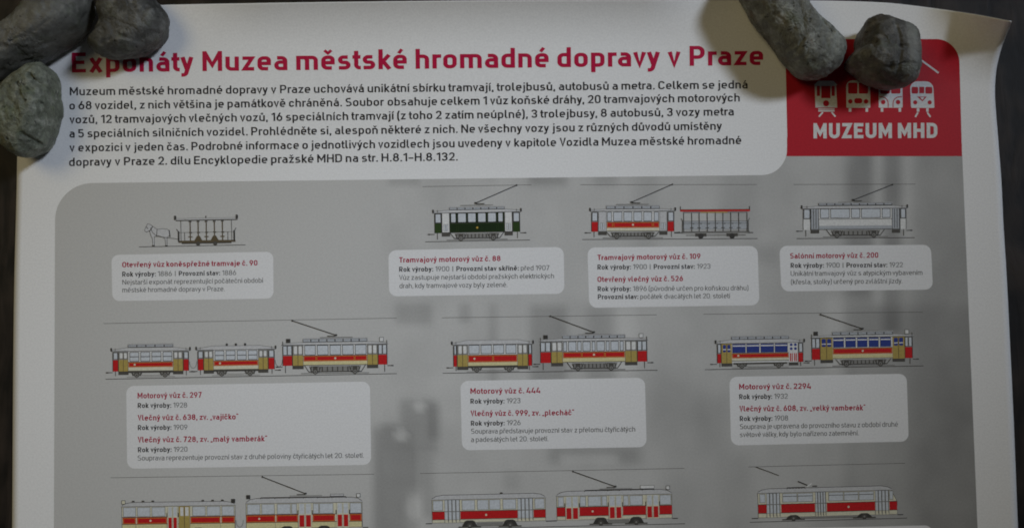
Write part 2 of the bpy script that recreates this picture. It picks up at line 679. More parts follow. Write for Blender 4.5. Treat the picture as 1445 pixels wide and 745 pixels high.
def panel():
    us = [78 + 52 * (1 - math.cos(math.pi / 2 * i / 14)) for i in range(14)]
    us += [130 + (1074 - 130) * i / 150 for i in range(150)]
    us += [1074 + 34.5 * math.sin(math.pi / 2 * i / 12) for i in range(13)] + [1109.5]
    us += [1110.5 + (1358 - 1110.5) * i / 44 for i in range(45)]
    NV = 110
    vs, fs, cs = [], [], []
    for u in us:
        tp = panel_top(u)
        for j in range(NV + 1):
            v = tp + (985 - tp) * j / NV
            uu = u + (v - 221) / 524 * (-2 + 23.5 * (u - 78) / 1280)
            vs.append(tuple(P(uu, v, 1)))
            cs.append(panel_grey(uu, v))
    for i in range(len(us) - 1):
        for j in range(NV):
            a = i * (NV + 1) + j
            fs.append((a, a + 1, a + NV + 2, a + NV + 1))
    me = bpy.data.meshes.new('picture_panel')
    me.from_pydata(vs, [], fs)
    at = me.color_attributes.new('printed_tone', 'FLOAT_COLOR', 'POINT')
    for i, g in enumerate(cs):
        at.data[i].color = (g, g * 0.993, g * 0.955, 1)
    m = ink('picture_print', (1, 1, 1), 0.5, 0.05)
    nt = m.node_tree
    ca = nt.nodes.new('ShaderNodeVertexColor'); ca.layer_name = 'printed_tone'
    mx = [n for n in nt.nodes if n.type == 'MIX'][0]
    nt.links.new(ca.outputs[0], mx.inputs[6])
    me.materials.append(m)
    me.polygons.foreach_set('use_smooth', [True] * len(fs))
    tag(link('picture_panel', me, poster), 'grey panel printed with a blurred black and white museum photograph')


panel()

# ---- heading and introduction
Wb, Wm, Wr = 0.176, 0.150, 0.105
mb = MB()
k = set_line(mb, 101.4, 102.8, 1077, 92.2, 28.0, [('Exponáty Muzea městské hromadné dopravy v Praze', Wb, RED)], seg=8)
print('title stretch', round(k, 3))
tag(mb.build('heading', poster), 'large crimson heading line')
mb = MB()
for x0, y0, x1, y1, t in [
    (98.5, 135.0, 1055, 125.2, 'Muzeum městské hromadné dopravy v Praze uchovává unikátní sbírku tramvají, trolejbusů, autobusů a metra. Celkem se jedná'),
    (98, 155.0, 1044, 143.6, 'o 68 vozidel, z nich většina je památkově chráněná. Soubor obsahuje celkem 1 vůz koňské dráhy, 20 tramvajových motorových'),
    (98, 174.6, 1035.5, 163.2, 'vozů, 12 tramvajových vlečných vozů, 16 speciálních tramvají (z toho 2 zatím neúplné), 3 trolejbusy, 8 autobusů, 3 vozy metra'),
    (98, 194.4, 1018.8, 183.4, 'a 5 speciálních silničních vozidel. Prohlédněte si, alespoň některé z nich. Ne všechny vozy jsou z různých důvodů umístěny'),
    (98, 214.2, 1046, 203.6, 'v expozici v jeden čas. Podrobné informace o jednotlivých vozidlech jsou uvedeny v kapitole Vozidla Muzea městské hromadné'),
    (97.6, 234.6, 646, 226.8, 'dopravy v Praze 2. dílu Encyklopedie pražské MHD na str. H.8.1–H.8.132.')]:
    k = set_line(mb, x0, y0, x1, y1, 11.6, [(t, 0.152, BLACK)])
    print('intro stretch', round(k, 3))
tag(mb.build('intro_text', poster), 'six line introduction in black lettering')


# ---- the red logo panel
def logo():
    def top(u):
        if u > 1322:
            k = (u - 1322) / 32.0
            return 55.6 + 33 * (1 - math.sqrt(max(0, 1 - k * k)))
        return 55.6
    us = [1108.6 + (1322 - 1108.6) * i / 30 for i in range(31)] + [1322 + 32 * math.sin(math.pi / 2 * i / 14) for i in range(1, 15)]
    NV = 40
    b = MB()
    vs, fs = [], []
    for i, u in enumerate(us):
        tp = top(u)
        for j in range(NV + 1):
            v = tp + (220.6 - tp) * j / NV
            s = (u - 1108.6) / 245.4
            uu = u + (1 - s) * 2.4 * clamp((v - 90) / 100) + s * (v - 90) / 130 * 3.6
            if i == 0 and v > 192:      # follows the rounded corner of the white field
                q = clamp((v - 211) / 36.0)
                uu = 1074.4 + 36.3 * math.sqrt(max(0, 1 - q * q))
            vs.append(tuple(P(uu, v, 2)))
    for i in range(len(us) - 1):
        for j in range(NV):
            a = i * (NV + 1) + j
            fs.append((a, a + 1, a + NV + 2, a + NV + 1))
    me = bpy.data.meshes.new('logo_panel')
    me.from_pydata(vs, [], fs)
    me.materials.append(LOGORED)
    me.polygons.foreach_set('use_smooth', [True] * len(fs))
    lp = tag(link('logo_panel', me, poster), 'red logo panel with one rounded corner')
    t = MB()
    k = set_line(t, 1148, 195.6, 1322.8, 195.0, 21.4, [('MUZEUM MHD', 0.215, WHITE)], layer=4, seg=8)
    print('logo stretch', round(k, 3))
    t.build('logo_lettering', lp)

    def Z(x, y): return 1100 + x / 4.383, 60 + y / 4.383

    def poly(b, pts, mat, lay):
        b.face([P(*Z(x, y), lay) for x, y in pts][::-1], mat)

    def box(b, x0, y0, x1, y1, mat, lay, r=0):
        if r <= 0:
            poly(b, [(x0, y0), (x1, y0), (x1, y1), (x0, y1)], mat, lay)
        else:
            poly(b, rounded([(x0, y0, r), (x1, y0, r), (x1, y1, r), (x0, y1, r)], True, 5), mat, lay)

    def disc(b, x, y, r, mat, lay):
        poly(b, [(x + r * math.cos(i * math.pi / 10), y + r * math.sin(i * math.pi / 10)) for i in range(20)], mat, lay)

    def bar(b, x0, y0, x1, y1, w, mat, lay):
        pts = [(x0 + (x1 - x0) * i / 16, y0 + (y1 - y0) * i / 16) for i in range(17)]
        L, R2 = ribbon(pts, w)
        for i in range(16):
            poly(b, [L[i], L[i + 1], R2[i + 1], R2[i]], mat, lay)
    WH, RD = WHITE, LOGORED
    # tram
    b = MB()
    poly(b, [(214, 262), (240, 238), (334, 238), (357, 262), (350, 268), (357, 404), (222, 404), (218, 268)], WH, 3)
    box(b, 231, 270, 250, 332, RD, 4); box(b, 322, 270, 342, 332, RD, 4); box(b, 258, 270, 315, 346, RD, 4)
    disc(b, 288, 378, 19, RD, 4)
    box(b, 240, 410, 340, 429, WH, 3)
    bar(b, 268, 432, 244, 460, 10, WH, 3); bar(b, 322, 432, 346, 460, 10, WH, 3)
    bar(b, 240, 418, 340, 418, 3, RD, 4)
    b.build('tram_icon', lp)
    # bus
    b = MB()
    poly(b, rounded([(412, 235, 40), (560, 235, 40), (562, 405, 6), (414, 405, 6)], True, 6), WH, 3)
    box(b, 424, 250, 482, 318, RD, 4, 8); box(b, 490, 250, 548, 318, RD, 4, 8)
    disc(b, 438, 366, 14, RD, 4); disc(b, 535, 366, 14, RD, 4); box(b, 462, 346, 512, 378, RD, 4, 14)
    box(b, 428, 406.5, 444, 430, WH, 3); box(b, 532, 406.5, 548, 430, WH, 3)
    b.build('bus_icon', lp)
    # trolleybus
    b = MB()
    poly(b, rounded([(612, 235, 40), (760, 235, 40), (762, 405, 6), (614, 405, 6)], True, 6), WH, 3)
    box(b, 624, 252, 682, 318, RD, 4, 8); box(b, 690, 252, 748, 318, RD, 4, 8)
    disc(b, 641, 370, 14, RD, 4); disc(b, 733, 370, 14, RD, 4)
    for sx, ex in ((616, 672), (758, 702)):
        pts = rounded([(sx, 338), (ex, 338, 40), (ex, 404)], False, 6)
        L, R2 = ribbon(pts, 5)
        for i in range(len(pts) - 1):
            poly(b, [L[i], L[i + 1], R2[i + 1], R2[i]], RD, 4.2)
    box(b, 626, 406.5, 642, 430, WH, 3); box(b, 736, 406.5, 752, 430, WH, 3)
    bar(b, 878, 112, 984, 190, 11, WH, 3)
    b.build('trolleybus_icon', lp)
    # metro train
    b = MB()
    poly(b, rounded([(806, 242, 46), (950, 242, 46), (958, 406, 6), (814, 406, 6)], True, 6), WH, 3)
    box(b, 817, 276, 857, 318, RD, 4, 8); box(b, 864, 276, 895, 316, RD, 4, 3); box(b, 902, 276, 945, 318, RD, 4, 8)
    disc(b, 839, 372, 13, RD, 4); disc(b, 929, 372, 13, RD, 4)
    poly(b, [(850, 336), (912, 336), (884, 366)], RD, 4); poly(b, [(868, 340), (897, 340), (884, 357)], WH, 4.5); bar(b, 860, 338, 884, 362, 4, RD, 5)
    for x, d in ((856, -16), (914, 20)):
        box(b, x - 7, 407.5, x + 9, 430, WH, 3); bar(b, x, 434, x + d, 462, 10, WH, 3)
    b.build('metro_icon', lp)


logo()


# ---- caption boxes
def caption(label, tl, tr, br, bl, rad, lines):
    pts = rounded([(*tl, rad), (*tr, rad), (*br, rad), (*bl, rad)], True, 6)
    b = MB(); b.face([P(x, y, 2.2) for x, y in pts][::-1], BOX)
    o = tag(b.build('caption_box', poster), label)
    t1, t2 = MB(), MB()
    for x0, y0, x1, y1, cap, kind, runs in lines:
        if kind == 't':
            k = set_line(t1, x0, y0, x1, y1, cap, [(runs, 0.170, CAPRED)])
        else:
            k = set_line(t2, x0, y0, x1, y1, cap, runs)
    if t1.f: t1.build('caption_title', o)
    if t2.f: t2.build('caption_text', o)
    return o


def bk(t): return (t, 0.175, BLACK)
def rg(t): return (t.replace(' | ', '  |  '), 0.108, TEXTGREY)


def conv(ox, oy, s):
    def f(x0, y0, x1, y1, cap, kind, runs):
        return (ox + x0 / s, oy + y0 / s, ox + x1 / s, oy + y1 / s, cap, kind, runs)
    return f


f = conv(150, 280, 4.968)
caption('rounded caption box under the horse tram', (157.2, 359.8), (385.6, 355.2), (386, 421.2), (158.5, 424.8), 10, [
    f(112, 483, 1060, 470, 7.6, 't', 'Otevřený vůz koněspřežné tramvaje č. 90'),
    f(112, 548, 910, 537, 6.9, 'b', [bk('Rok výroby: '), rg('1886 | '), bk('Provozní stav: '), rg('1886')]),
    f(113, 604, 1098, 590, 6.9, 'b', [rg('Nejstarší exponát reprezentující počáteční období')]),
    f(113, 658, 830, 649, 6.9, 'b', [rg('městské hromadné dopravy v Praze.')])])
f = conv(530, 250, 4.139)
caption('rounded caption box under the green tram', (548, 353.2), (795.4, 348.4), (796.4, 414.4), (549, 418.2), 11, [
    f(138, 499, 730, 490, 7.6, 't', 'Tramvajový motorový vůz č. 88'),
    f(138, 552, 1015, 543, 6.9, 'b', [bk('Rok výroby: '), rg('1900 | '), bk('Provozní stav skříně: '), rg('před 1907')]),
    f(138, 600, 1042, 590, 6.9, 'b', [rg('Vůz zastupuje nejstarší období pražských elektrických')]),
    f(140, 648, 770, 641, 6.9, 'b', [rg('drah, kdy tramvajové vozy byly zelené.')])])
f = conv(810, 250, 3.921)
caption('rounded caption box under the tram with open trailer', (828.8, 349.2), (1069, 347), (1071.6, 430.6), (831.5, 434.3), 11, [
    f(130, 459, 700, 452, 7.6, 't', 'Tramvajový motorový vůz č. 109'),
    f(130, 511, 755, 506, 6.9, 'b', [bk('Rok výroby: '), rg('1900 | '), bk('Provozní stav: '), rg('1923')]),
    f(130, 580, 603, 575, 7.6, 't', 'Otevřený vlečný vůz č. 526'),
    f(131, 631, 965, 625, 6.9, 'b', [bk('Rok výroby: '), rg('1896 (původně určen pro koňskou dráhu)')]),
    f(132, 675, 862, 669, 6.9, 'b', [bk('Provozní stav: '), rg('počátek dvacátých let 20. století')])])
f = conv(1080, 240, 4.14)
caption('rounded caption box under the grey saloon tram', (1099.6, 347), (1313.6, 345.4), (1316.6, 408.6), (1102.6, 411.2), 11, [
    f(145, 517, 660, 512, 7.6, 't', 'Salónní motorový vůz č. 200'),
    f(148, 571, 803, 567, 6.9, 'b', [bk('Rok výroby: '), rg('1900 | '), bk('Provozní stav: '), rg('1922')]),
    f(148, 618, 918, 612, 6.9, 'b', [rg('Unikátní tramvajový vůz s atypickým vybavením')]),
    f(150, 667, 800, 661, 6.9, 'b', [rg('(křesla, stolky) určený pro zvláštní jízdy.')])])
f = conv(170, 530, 4.014)
caption('wide rounded caption box with three red titles', (178, 544.4), (522, 538), (523.8, 655.3), (179.5, 661), 11, [
    f(97, 128, 460, 123, 8.0, 't', 'Motorový vůz č. 297'),
    f(98, 182, 377, 179, 7.1, 'b', [bk('Rok výroby: '), rg('1928')]),
    f(98, 253, 667, 246, 8.0, 't', 'Vlečný vůz č. 638, zv. „vajíčko“'),
    f(99, 307, 379, 304, 7.1, 'b', [bk('Rok výroby: '), rg('1909')]),
    f(98, 377, 830, 370, 8.0, 't', 'Vlečný vůz č. 728, zv. „malý vamberák“'),
    f(99, 432, 379, 429, 7.1, 'b', [bk('Rok výroby: '), rg('1920')]),
    f(98, 479, 1378, 463, 7.1, 'b', [rg('Souprava reprezentuje provozní stav z druhé poloviny čtyřicátých let 20. století.')])])
f = conv(640, 525, 5.161)
caption('rounded caption box in the middle of the second row', (649.6, 537.2), (910, 532.6), (912.6, 630.4), (652, 635), 11, [
    f(123, 157, 632, 152, 8.0, 't', 'Motorový vůz č. 444'),
    f(124, 229, 487, 224, 7.1, 'b', [bk('Rok výroby: '), rg('1923')]),
    f(124, 319, 878, 312, 8.0, 't', 'Vlečný vůz č. 999, zv. „plecháč“'),
    f(127, 389, 488, 384, 7.1, 'b', [bk('Rok výroby: '), rg('1926')]),
    f(128, 447, 1323, 431, 7.1, 'b', [rg('Souprava představuje provozní stav z přelomu čtyřicátých')]),
    f(128, 507, 690, 500, 7.1, 'b', [rg('a padesátých let 20. století.')])])
f = conv(1020, 520, 5.161)
caption('rounded caption box under the trams with blue windows', (1029, 531.4), (1279.4, 527), (1282.4, 622.6), (1031.6, 628.2), 11, [
    f(119, 151, 642, 146, 8.0, 't', 'Motorový vůz č. 2294'),
    f(120, 222, 472, 217, 7.1, 'b', [bk('Rok výroby: '), rg('1932')]),
    f(121, 311, 1038, 302, 8.0, 't', 'Vlečný vůz č. 608, zv. „velký vamberák“'),
    f(124, 381, 475, 376, 7.1, 'b', [bk('Rok výroby: '), rg('1908')]),
    f(125, 439, 1275, 421, 7.1, 'b', [rg('Souprava je upravena do provozního stavu z období druhé')]),
    f(126, 497, 990, 484, 7.1, 'b', [rg('světové války, kdy bylo nařízeno zatemnění.')])])
caption('rounded caption box cut off by the lower edge of the picture', (1119, 744.6), (1316, 740.6), (1319, 826), (1122, 830), 11, [])


# ---- the printed tram drawings
class Draw:
    """a drawing on the sheet: u to the right and v up from the rail, in the photograph's measure"""
    def __init__(self, x0, y0, x1, y1):
        self.o = (x0, y0)
        L = math.hypot(x1 - x0, y1 - y0)
        self.L = L
        self.e = ((x1 - x0) / L, (y1 - y0) / L)
        self.sub = []                    # finished sub-parts
        self.body = MB()
        self.cur = self.body

    def pt(self, u, v, lay):
        x = self.o[0] + self.e[0] * u + self.e[1] * v
        y = self.o[1] + self.e[1] * u - self.e[0] * v
        return P(x, y, 2 + lay)

    def part(self, name):
        self.cur = MB(); self.sub.append((name, self.cur)); return self

    def main(self):
        self.cur = self.body; return self

    def poly(self, pts, mat, lay=1):
        a = sum(p[0] * q[1] - q[0] * p[1] for p, q in zip(pts, pts[1:] + pts[:1]))
        if a < 0: pts = pts[::-1]
        self.cur.face([self.pt(u, v, lay) for u, v in pts], mat)

    def box(self, u0, v0, u1, v1, mat, lay=1, r=0):
        if r:
            self.poly(rounded([(u0, v0, r), (u1, v0, r), (u1, v1, r), (u0, v1, r)], True, 3), mat, lay)
        else:
            self.poly([(u0, v0), (u1, v0), (u1, v1), (u0, v1)], mat, lay)

    def line(self, pts, w, mat, lay=4):
        L, R2 = ribbon(pts, w)
        for i in range(len(pts) - 1):
            self.poly([L[i], L[i + 1], R2[i + 1], R2[i]], mat, lay)

    def disc(self, u, v, r, mat, lay=3, n=12):
        self.poly([(u + r * math.cos(i * 2 * math.pi / n), v + r * math.sin(i * 2 * math.pi / n)) for i in range(n)], mat, lay)

    def framed(self, u0, v0, u1, v1, mat, frame=LINE, fw=.8, lay=3, r=0):
        self.box(u0 - fw, v0 - fw, u1 + fw, v1 + fw, frame, lay, r)
        self.box(u0, v0, u1, v1, mat, lay + 1, r)

    def build(self, name, label):
        o = tag(self.body.build(name, poster), label)
        for n, b in self.sub:
            if b.f: b.build(n, o)
        return o


def chassis(d, L, floor, w1, w2, truck=False, steps=()):
    d.part('running_gear')
    for s0, s1 in steps:
        d.box(s0, floor - 5, s1, floor, UNDER, 1)
    a, b = w1, w2
    if truck:
        d.box(a - 9, 3.5, b + 9, 4.8, UNDER, 2)
        d.box(a + 7, 4.5, b - 7, floor - 1, UNDERL, 1)
        for i in range(6):
            u = a + 10 + (b - a - 20) * i / 5
            d.box(u - .8, 5, u + .8, floor - 2, UNDER, 3)
        d.line([(a - 15, floor), (a - 9, 4), (b + 9, 4), (b + 15, floor)], 1.0, LINE, 4)
        d.box(a - 20, 1.2, b + 20, 2.6, UNDERL, 1)
    else:
        d.box(a - 12, floor - 2.4, b + 12, floor, UNDER, 1)
        d.line([(a, floor - 2), (a + 9, floor - 6), (b - 9, floor - 6), (b, floor - 2)], .8, UNDERL, 2)
        d.box(a - 14, 1.2, b + 14, 2.0, UNDERL, 1)
    for w in (a, b):
        d.box(w - 6.4, 3.4, w + 6.4, floor - 1.0, UNDER, 3)
        d.box(w - 5.2, 5, w - 3.4, floor - 2, UNDERL, 3.5); d.box(w + 3.4, 5, w + 5.2, floor - 2, UNDERL, 3.5)
        d.disc(w, 4.2, 3.8, UNDER, 4)
        d.disc(w, 4.2, 2.4, UNDERL, 5)
        d.disc(w, 4.2, 1.2, UNDER, 5.6)
        d.line([(w - 8, floor - 1), (w - 5, 3)], .9, LINE, 4)
        d.line([(w + 8, floor - 1), (w + 5, 3)], .9, LINE, 4)
    # couplers and life guards
    d.line([(-9, floor - 1.6), (0, floor - 1.6)], 1.0, LINE, 4); d.box(-9.5, floor - 2.4, -6, floor - .8, LINE, 5)
    d.line([(L, floor - 1.6), (L + 8, floor - 1.6)], 1.0, LINE, 4); d.box(L + 5, floor - 2.4, L + 8.5, floor - .8, LINE, 5)
    d.line([(4, floor), (4, 3)], .9, LINE, 4); d.line([(L - 4, floor), (L - 4, 3)], .9, LINE, 4)


def hang(d, floor):
    L = d.L
    pts = [(L + 5.8 - 5.2 * math.cos(math.pi * i / 8), floor + 13 - 10 * math.sin(math.pi * i / 8)) for i in range(9)]
    d.line(pts, .6, THIN, 3)


def pole(d, base_u, base_v, tip_u, tip_v, w=1.25):
    d.part('current_collector')
    d.line([(base_u, base_v), (tip_u, tip_v)], w, LINE, 8)
    s = 1 if tip_u > base_u else -1
    d.box(base_u - 2, base_v - 1.3, base_u + 2, base_v + 1.3, LINE, 8.4)
    d.box(min(base_u, base_u + s * 12), base_v - 1.9, max(base_u, base_u + s * 12), base_v - .6, UNDER, 8.2)
    d.box(base_u - 22, base_v - 3.6, base_u + 24, base_v - 2.6, UNDERL, 7.6)
    d.disc(tip_u, tip_v, 1.3, LINE, 8.6)


def old_tram(label, xy, floor, bands, win, roof, doors, windows, gear, clerestory=None, style='std', door='ochre', vest_top=None, lamps=None,
             vents=(), collector=None, blackout=False, chain=False, white_rear=False, body_mat=None, truck=False, vest_win=True, stripe=False):
    d = Draw(*xy)
    L = d.L
    d0, d1 = doors                       # (u0, u1) of each door
    # body panels
    d.main()
    side = {'green': GREEN, 'white': WHITE, 'red': WHITE}.get(style, WHITE)
    d.box(0.4, floor, L - .4, win[1] + 3.5, LINE if style == 'green' else ROOFD, 1)
    d.box(d0[1], floor, d1[0], win[1] + 3, side, 2)
    for v0, v1, mat in bands:
        d.box(d0[1] + .3, v0, d1[0] - .3, v1, mat, 3)
    d.line([(d0[1], bands[-1][1]), (d1[0], bands[-1][1])], .7, LINE, 4)
    d.line([(d0[1], bands[0][0]), (d1[0], bands[0][0])], .8, LINE, 4)
    if style in ('std', 'green', 'red'):
        b = bands[-1]
        gm = GREENL if style == 'green' else GOLD
        for s0, s1 in stripe or [(d0[1] + 1.2, d1[0] - 1.2)]:
            for v in (b[0] + 1.0, b[1] - 1.0):
                d.line([(s0, v), (s1, v)], .5, gm, 5)
            for u in (s0, s1):
                d.line([(u, b[0] + 1), (u, b[1] - 1)], .5, gm, 5)
        cu = (d0[1] + d1[0]) / 2 if truck else d0[1] + 9
        d.disc(cu, (b[0] + b[1]) / 2, 1.5, IVORY if style != 'green' else GOLD, 6)
    # platforms
    vt = vest_top or bands[-1][1]
    vm = {'green': GREENL, 'white': WHITE}.get(style, TRED)
    for u0, u1 in ((0, d0[0]), (d1[1], L)):
        d.box(u0 + .8, floor, u1 - .4, vt, vm, 3)
        d.line([(u0 + .4, floor), (u0 + .4, win[1])], .8, LINE, 4)
        d.line([(u1 - .4, floor), (u1 - .4, win[1])], .8, LINE, 4)
        if u1 - u0 > 11:
            m = (u0 + u1) / 2
            ws = [(u0 + 1.4, m - 1.2), (m + .6, u1 - 1.6)]
        else:
            ws = [(u0 + 2, u1 - 1.6)]
        for a, b in ws:
            d.part('window'); d.framed(a, vt + 1.6, b, win[1] - .5, GLASS, LINE, .6, 4); d.main()
    # doors
    for k, (u0, u1) in enumerate(doors):
        d.part('door')
        m = (u0 + u1) / 2
        if door == 'ochre' and not (white_rear and k == 1):
            d.box(u0, floor - .5, u1, win[1] + 2, BROWN if not blackout else OCHRE, 3)
            d.box(u0 + .5, floor, u1 - .5, vt + .5, OCHRE, 4)
            d.box(u0 + .5, vt + .5, u1 - .5, win[1] + 1.5, OCHRE if blackout else ROOFD, 4)
            for a, b in ((u0 + 2, m - 1), (m + 1, u1 - 2)):
                d.box(a, vt + 2.4, b, win[1] - .6, BLUE if blackout else WHITE, 5, 1.2)
                if blackout: d.box(a, vt + 5.5, b, vt + 7.0, WHITE, 6)
            d.line([(m, floor), (m, win[1])], .7, BROWN, 6)
        elif white_rear:
            d.box(u0, floor - .5, u1, win[1] + 2, WHITE, 3)
            for a, b in ((u0 + 1.5, m - 1), (m + 1, u1 - 1.5)):
                d.box(a, floor + 1, b, vt - .5, TRED, 4)
                d.box(a + (b - a) * .4, floor + 1, a + (b - a) * .65, vt - .5, WHITE, 5)
                d.disc((a + b) / 2, vt + 6, 2, BLUE, 4); d.disc((a + b) / 2, vt + 11.5, 2, BLUE, 4)
        else:
            d.box(u0, floor + .5, u1, win[1] + 1.5, LINE if style != 'red' else ROOFD, 3)
            d.box(u0 + .8, floor + 1, u1 - .8, win[1] + .8, WHITE if style == 'green' else (ROOF if style == 'red' else GLASSD), 4)
            if style == 'white':
                d.line([(m - 1.8, floor + 2), (m - 1.8, win[1])], .8, LINE, 5); d.line([(m + 1.8, floor + 2), (m + 1.8, win[1])], .8, LINE, 5)
            else:
                d.framed(m - 2.6, floor + 3, m - .7, floor + 12, GLASS, UNDERL, .5, 5); d.framed(m + .7, floor + 3, m + 2.6, floor + 12, GLASS, UNDERL, .5, 5)
    # windows along the side
    for wd in windows:
        a, b = wd[:2]
        d.part('window')
        if blackout:
            d.framed(a, win[0], b, win[1], BLUE, LINE, .5, 4)
            d.box(a, win[0] + (win[1] - win[0]) * .72, b, win[0] + (win[1] - win[0]) * .86, WHITE, 6)
        else:
            d.framed(a, win[0], b, win[1], GLASS, LINE, .75, 4, .9)
            if stripe_bar.get(label):
                d.box(a, (win[0] + win[1]) / 2 - .5, b, (win[0] + win[1]) / 2 + .5, LINE, 6)
    # roof
    d.part('roof')
    z0, z1 = roof
    d.poly([(-1.5, z0 - 1), (L + 1.5, z0 - 1), (L + .5, z0 + 1.2), (d1[0] + 2, z1), (d0[1] - 2, z1), (-.5, z0 + 1.2)], ROOF, 4)
    d.line([(-1.5, z0 - .8), (L + 1.5, z0 - .8)], .7, LINE, 5)
    d.line([(-.5, z0 + 1.2), (d0[1] - 2, z1), (d1[0] + 2, z1), (L + .5, z0 + 1.2)], .7, UNDERL, 5)
    d.line([(d0[1], z0 + .8), (d1[0], z0 + .8)], .5, WHITE, 5.5)
    if clerestory:
        c0, c1 = clerestory
        a, b = d0[1] - .5, d1[0] + .5
        d.box(a, c0, b, c1 + .6, LINE, 5.6)
        d.box(a - .6, c1 - .6, b + .6, c1 + .4, ROOF, 5.9)
        n = max(4, int((b - a) / 11))
        for i in range(n):
            p0 = a + (b - a) * i / n + .7; p1 = a + (b - a) * (i + 1) / n - .7
            d.box(p0, c0 + .9, p1, c1 - 1.1, GLASSD, 6.2)
    for u in vents:
        d.box(u - 1.5, z1 - .5, u + 1.5, z1 + 3.2, LINE, 6, .8)
    # end lamps
    if lamps:
        (a, am), (b, bm_) = lamps
        d.part('destination_lamp'); d.framed(a - 2.6, z0 + 3.0, a + 2.6, z0 + 7.6, LINE, LINE, .5, 6)
        d.part('destination_lamp'); d.framed(b - 2.4, z0 + 3.0, b + 2.4, z0 + 8.2, WHITE, LINE, .6, 6)
        for u in (.6, L - .6): d.main().line([(u, z0 - 1), (u, z0 + 4.5)], .8, LINE, 7)
    else:
        for u in (-1.5, L + 1.5):
            d.part('end_lamp'); d.box(u - 1.2, z0 - .6, u + 1.2, z0 + 4.2, LINE, 6, .6)
            d.line([(u * .9 + L * .05, z0), (u * .9 + L * .05, z0 + 3.5)], .6, LINE, 7)
    steps = [(a - .3, b + .3) for a, b in doors]
    chassis(d, L, floor, gear[0], gear[1], truck, steps)
    if chain: hang(d, floor)
    if collector:
        pole(d, *collector)
    return d.build('tram_drawing', label)


stripe_bar = {}


def pairs(f0, s, *xs):
    return [((a - f0) / s, (b - f0) / s) for a, b in xs]


def wire_line(name, x0, y0, x1, y1, w, mat, lay=1.6):
    b = MB()
    n = 12
    for i in range(n):
        a, c = i / n, (i + 1) / n
        p = (x0 + (x1 - x0) * a, y0 + (y1 - y0) * a); q = (x0 + (x1 - x0) * c, y0 + (y1 - y0) * c)
        L, R2 = ribbon([p, q], w)
        b.face([P(*L[0], lay), P(*L[1], lay), P(*R2[1], lay), P(*R2[0], lay)], mat)
    b.build(name, poster)


for a in [(596, 263.6, 750, 261.0), (819, 260.9, 1068, 260.6), (1120, 260.6, 1292, 260.0), (146, 456.4, 560, 448.6), (623.6, 448.3, 927, 444.1),
          (992.6, 443.3, 1302, 440.2), (156, 673.6, 528, 668.6), (593, 667.6, 966, 660.4), (1056, 658.4, 1277, 653.2)]:
    wire_line('overhead_wire', *a, 0.65, THIN)
for a in [(196, 348.5, 346.4, 345.6), (600, 341.4, 748, 338.7), (821.5, 338.1, 1069, 336.7), (1124, 336.8, 1291, 335.4), (149, 534.8, 560, 526.9),
          (624.6, 526.4, 928, 522.1), (994.6, 521.4, 1303, 516.0), (600, 746.6, 966.6, 738.4), (1058, 736.4, 1280, 730.4), (160, 755.8, 522, 748.5)]:
    wire_line('track_line', *a, 0.95, LINE)

# second row, three cars on the left
LB1 = 'red tram trailer with ochre doors and a clerestory roof, leftmost of the second row'
LB2 = 'red tram trailer with three round roof vents'
stripe_bar[LB1] = stripe_bar[LB2] = True
old_tram(LB1, (159, 533.6, 267, 532.2), 9.6, [(9.9, 15.3, IVORY), (15.3, 22.5, TRED)], (24, 36), (38.6, 43), [(8.4, 22.3), (85.5, 99.6)],
         [(24.9, 36.9), (40.3, 52.5), (56, 68.2), (71.8, 83.6)], (34, 74), clerestory=(43, 47.6), vest_top=25.4, chain=True)
old_tram(LB2, (279, 531.8, 388, 530.0), 9.6, [(9.9, 15.3, IVORY), (15.3, 22.5, TRED)], (24, 36), (38.6, 43.5), [(8.8, 22.8), (85.8, 99.6)],
         [(25.2, 37.2), (40.8, 53), (56.6, 68.6), (72.2, 84)], (34, 74), vest_top=25.4, vents=(41.8, 54.6, 67.6), chain=True)
old_tram('red and cream tram car with long trolley pole, right end of the left train', (399, 529.2, 547, 527.1), 13.2,
         [(13.6, 19, CREAM), (19, 27, TRED)], (28.4, 41), (43, 46), [(14.2, 29.4), (119.4, 134.6)],
         pairs(370, 6.283, (570, 660), (682, 773), (794, 885), (905, 997), (1018, 1110)), (46, 102), clerestory=(45.6, 51), lamps=((8.4, 0), (140, 0)),
         collector=(75.6, 55.5, 14.5, 76.6), truck=True, stripe=[(30.5, 47), (48.5, 101), (102.5, 118.4)])
# second row, middle
old_tram('smooth roofed red and cream trailer, left of the middle train', (639.8, 526.3, 751.4, 524.7), 9.2,
         [(9.6, 14.6, CREAM), (14.8, 25, TRED)], (27.2, 38.6), (40.6, 46), [(5.7, 21), (90.6, 105.6)],
         pairs(130, 4.379, (229, 290), (304, 366), (381, 442), (458, 517)), (33, 79), vest_top=25, vents=(),
         stripe=[(22, 55.5), (57, 89.6)])
old_tram('red and cream tram car with alternating narrow and wide windows', (762.6, 524.6, 913.8, 522.4), 12.6,
         [(13.2, 19, CREAM), (19, 27.4, TRED)], (29, 41.4), (43.6, 46.4), [(15.6, 32), (119.8, 136.8)],
         pairs(668, 4.379, (814, 831), (845, 889), (902, 921), (934, 977), (991, 1007), (1020, 1065), (1078, 1094), (1107, 1151), (1164, 1181)),
         (53, 100), clerestory=(46, 51), lamps=((8, 0), (142.8, 0)), collector=(75.8, 55, 15.2, 78.4), truck=True,
         stripe=[(33, 58), (59.5, 90.5), (92, 118.8)])
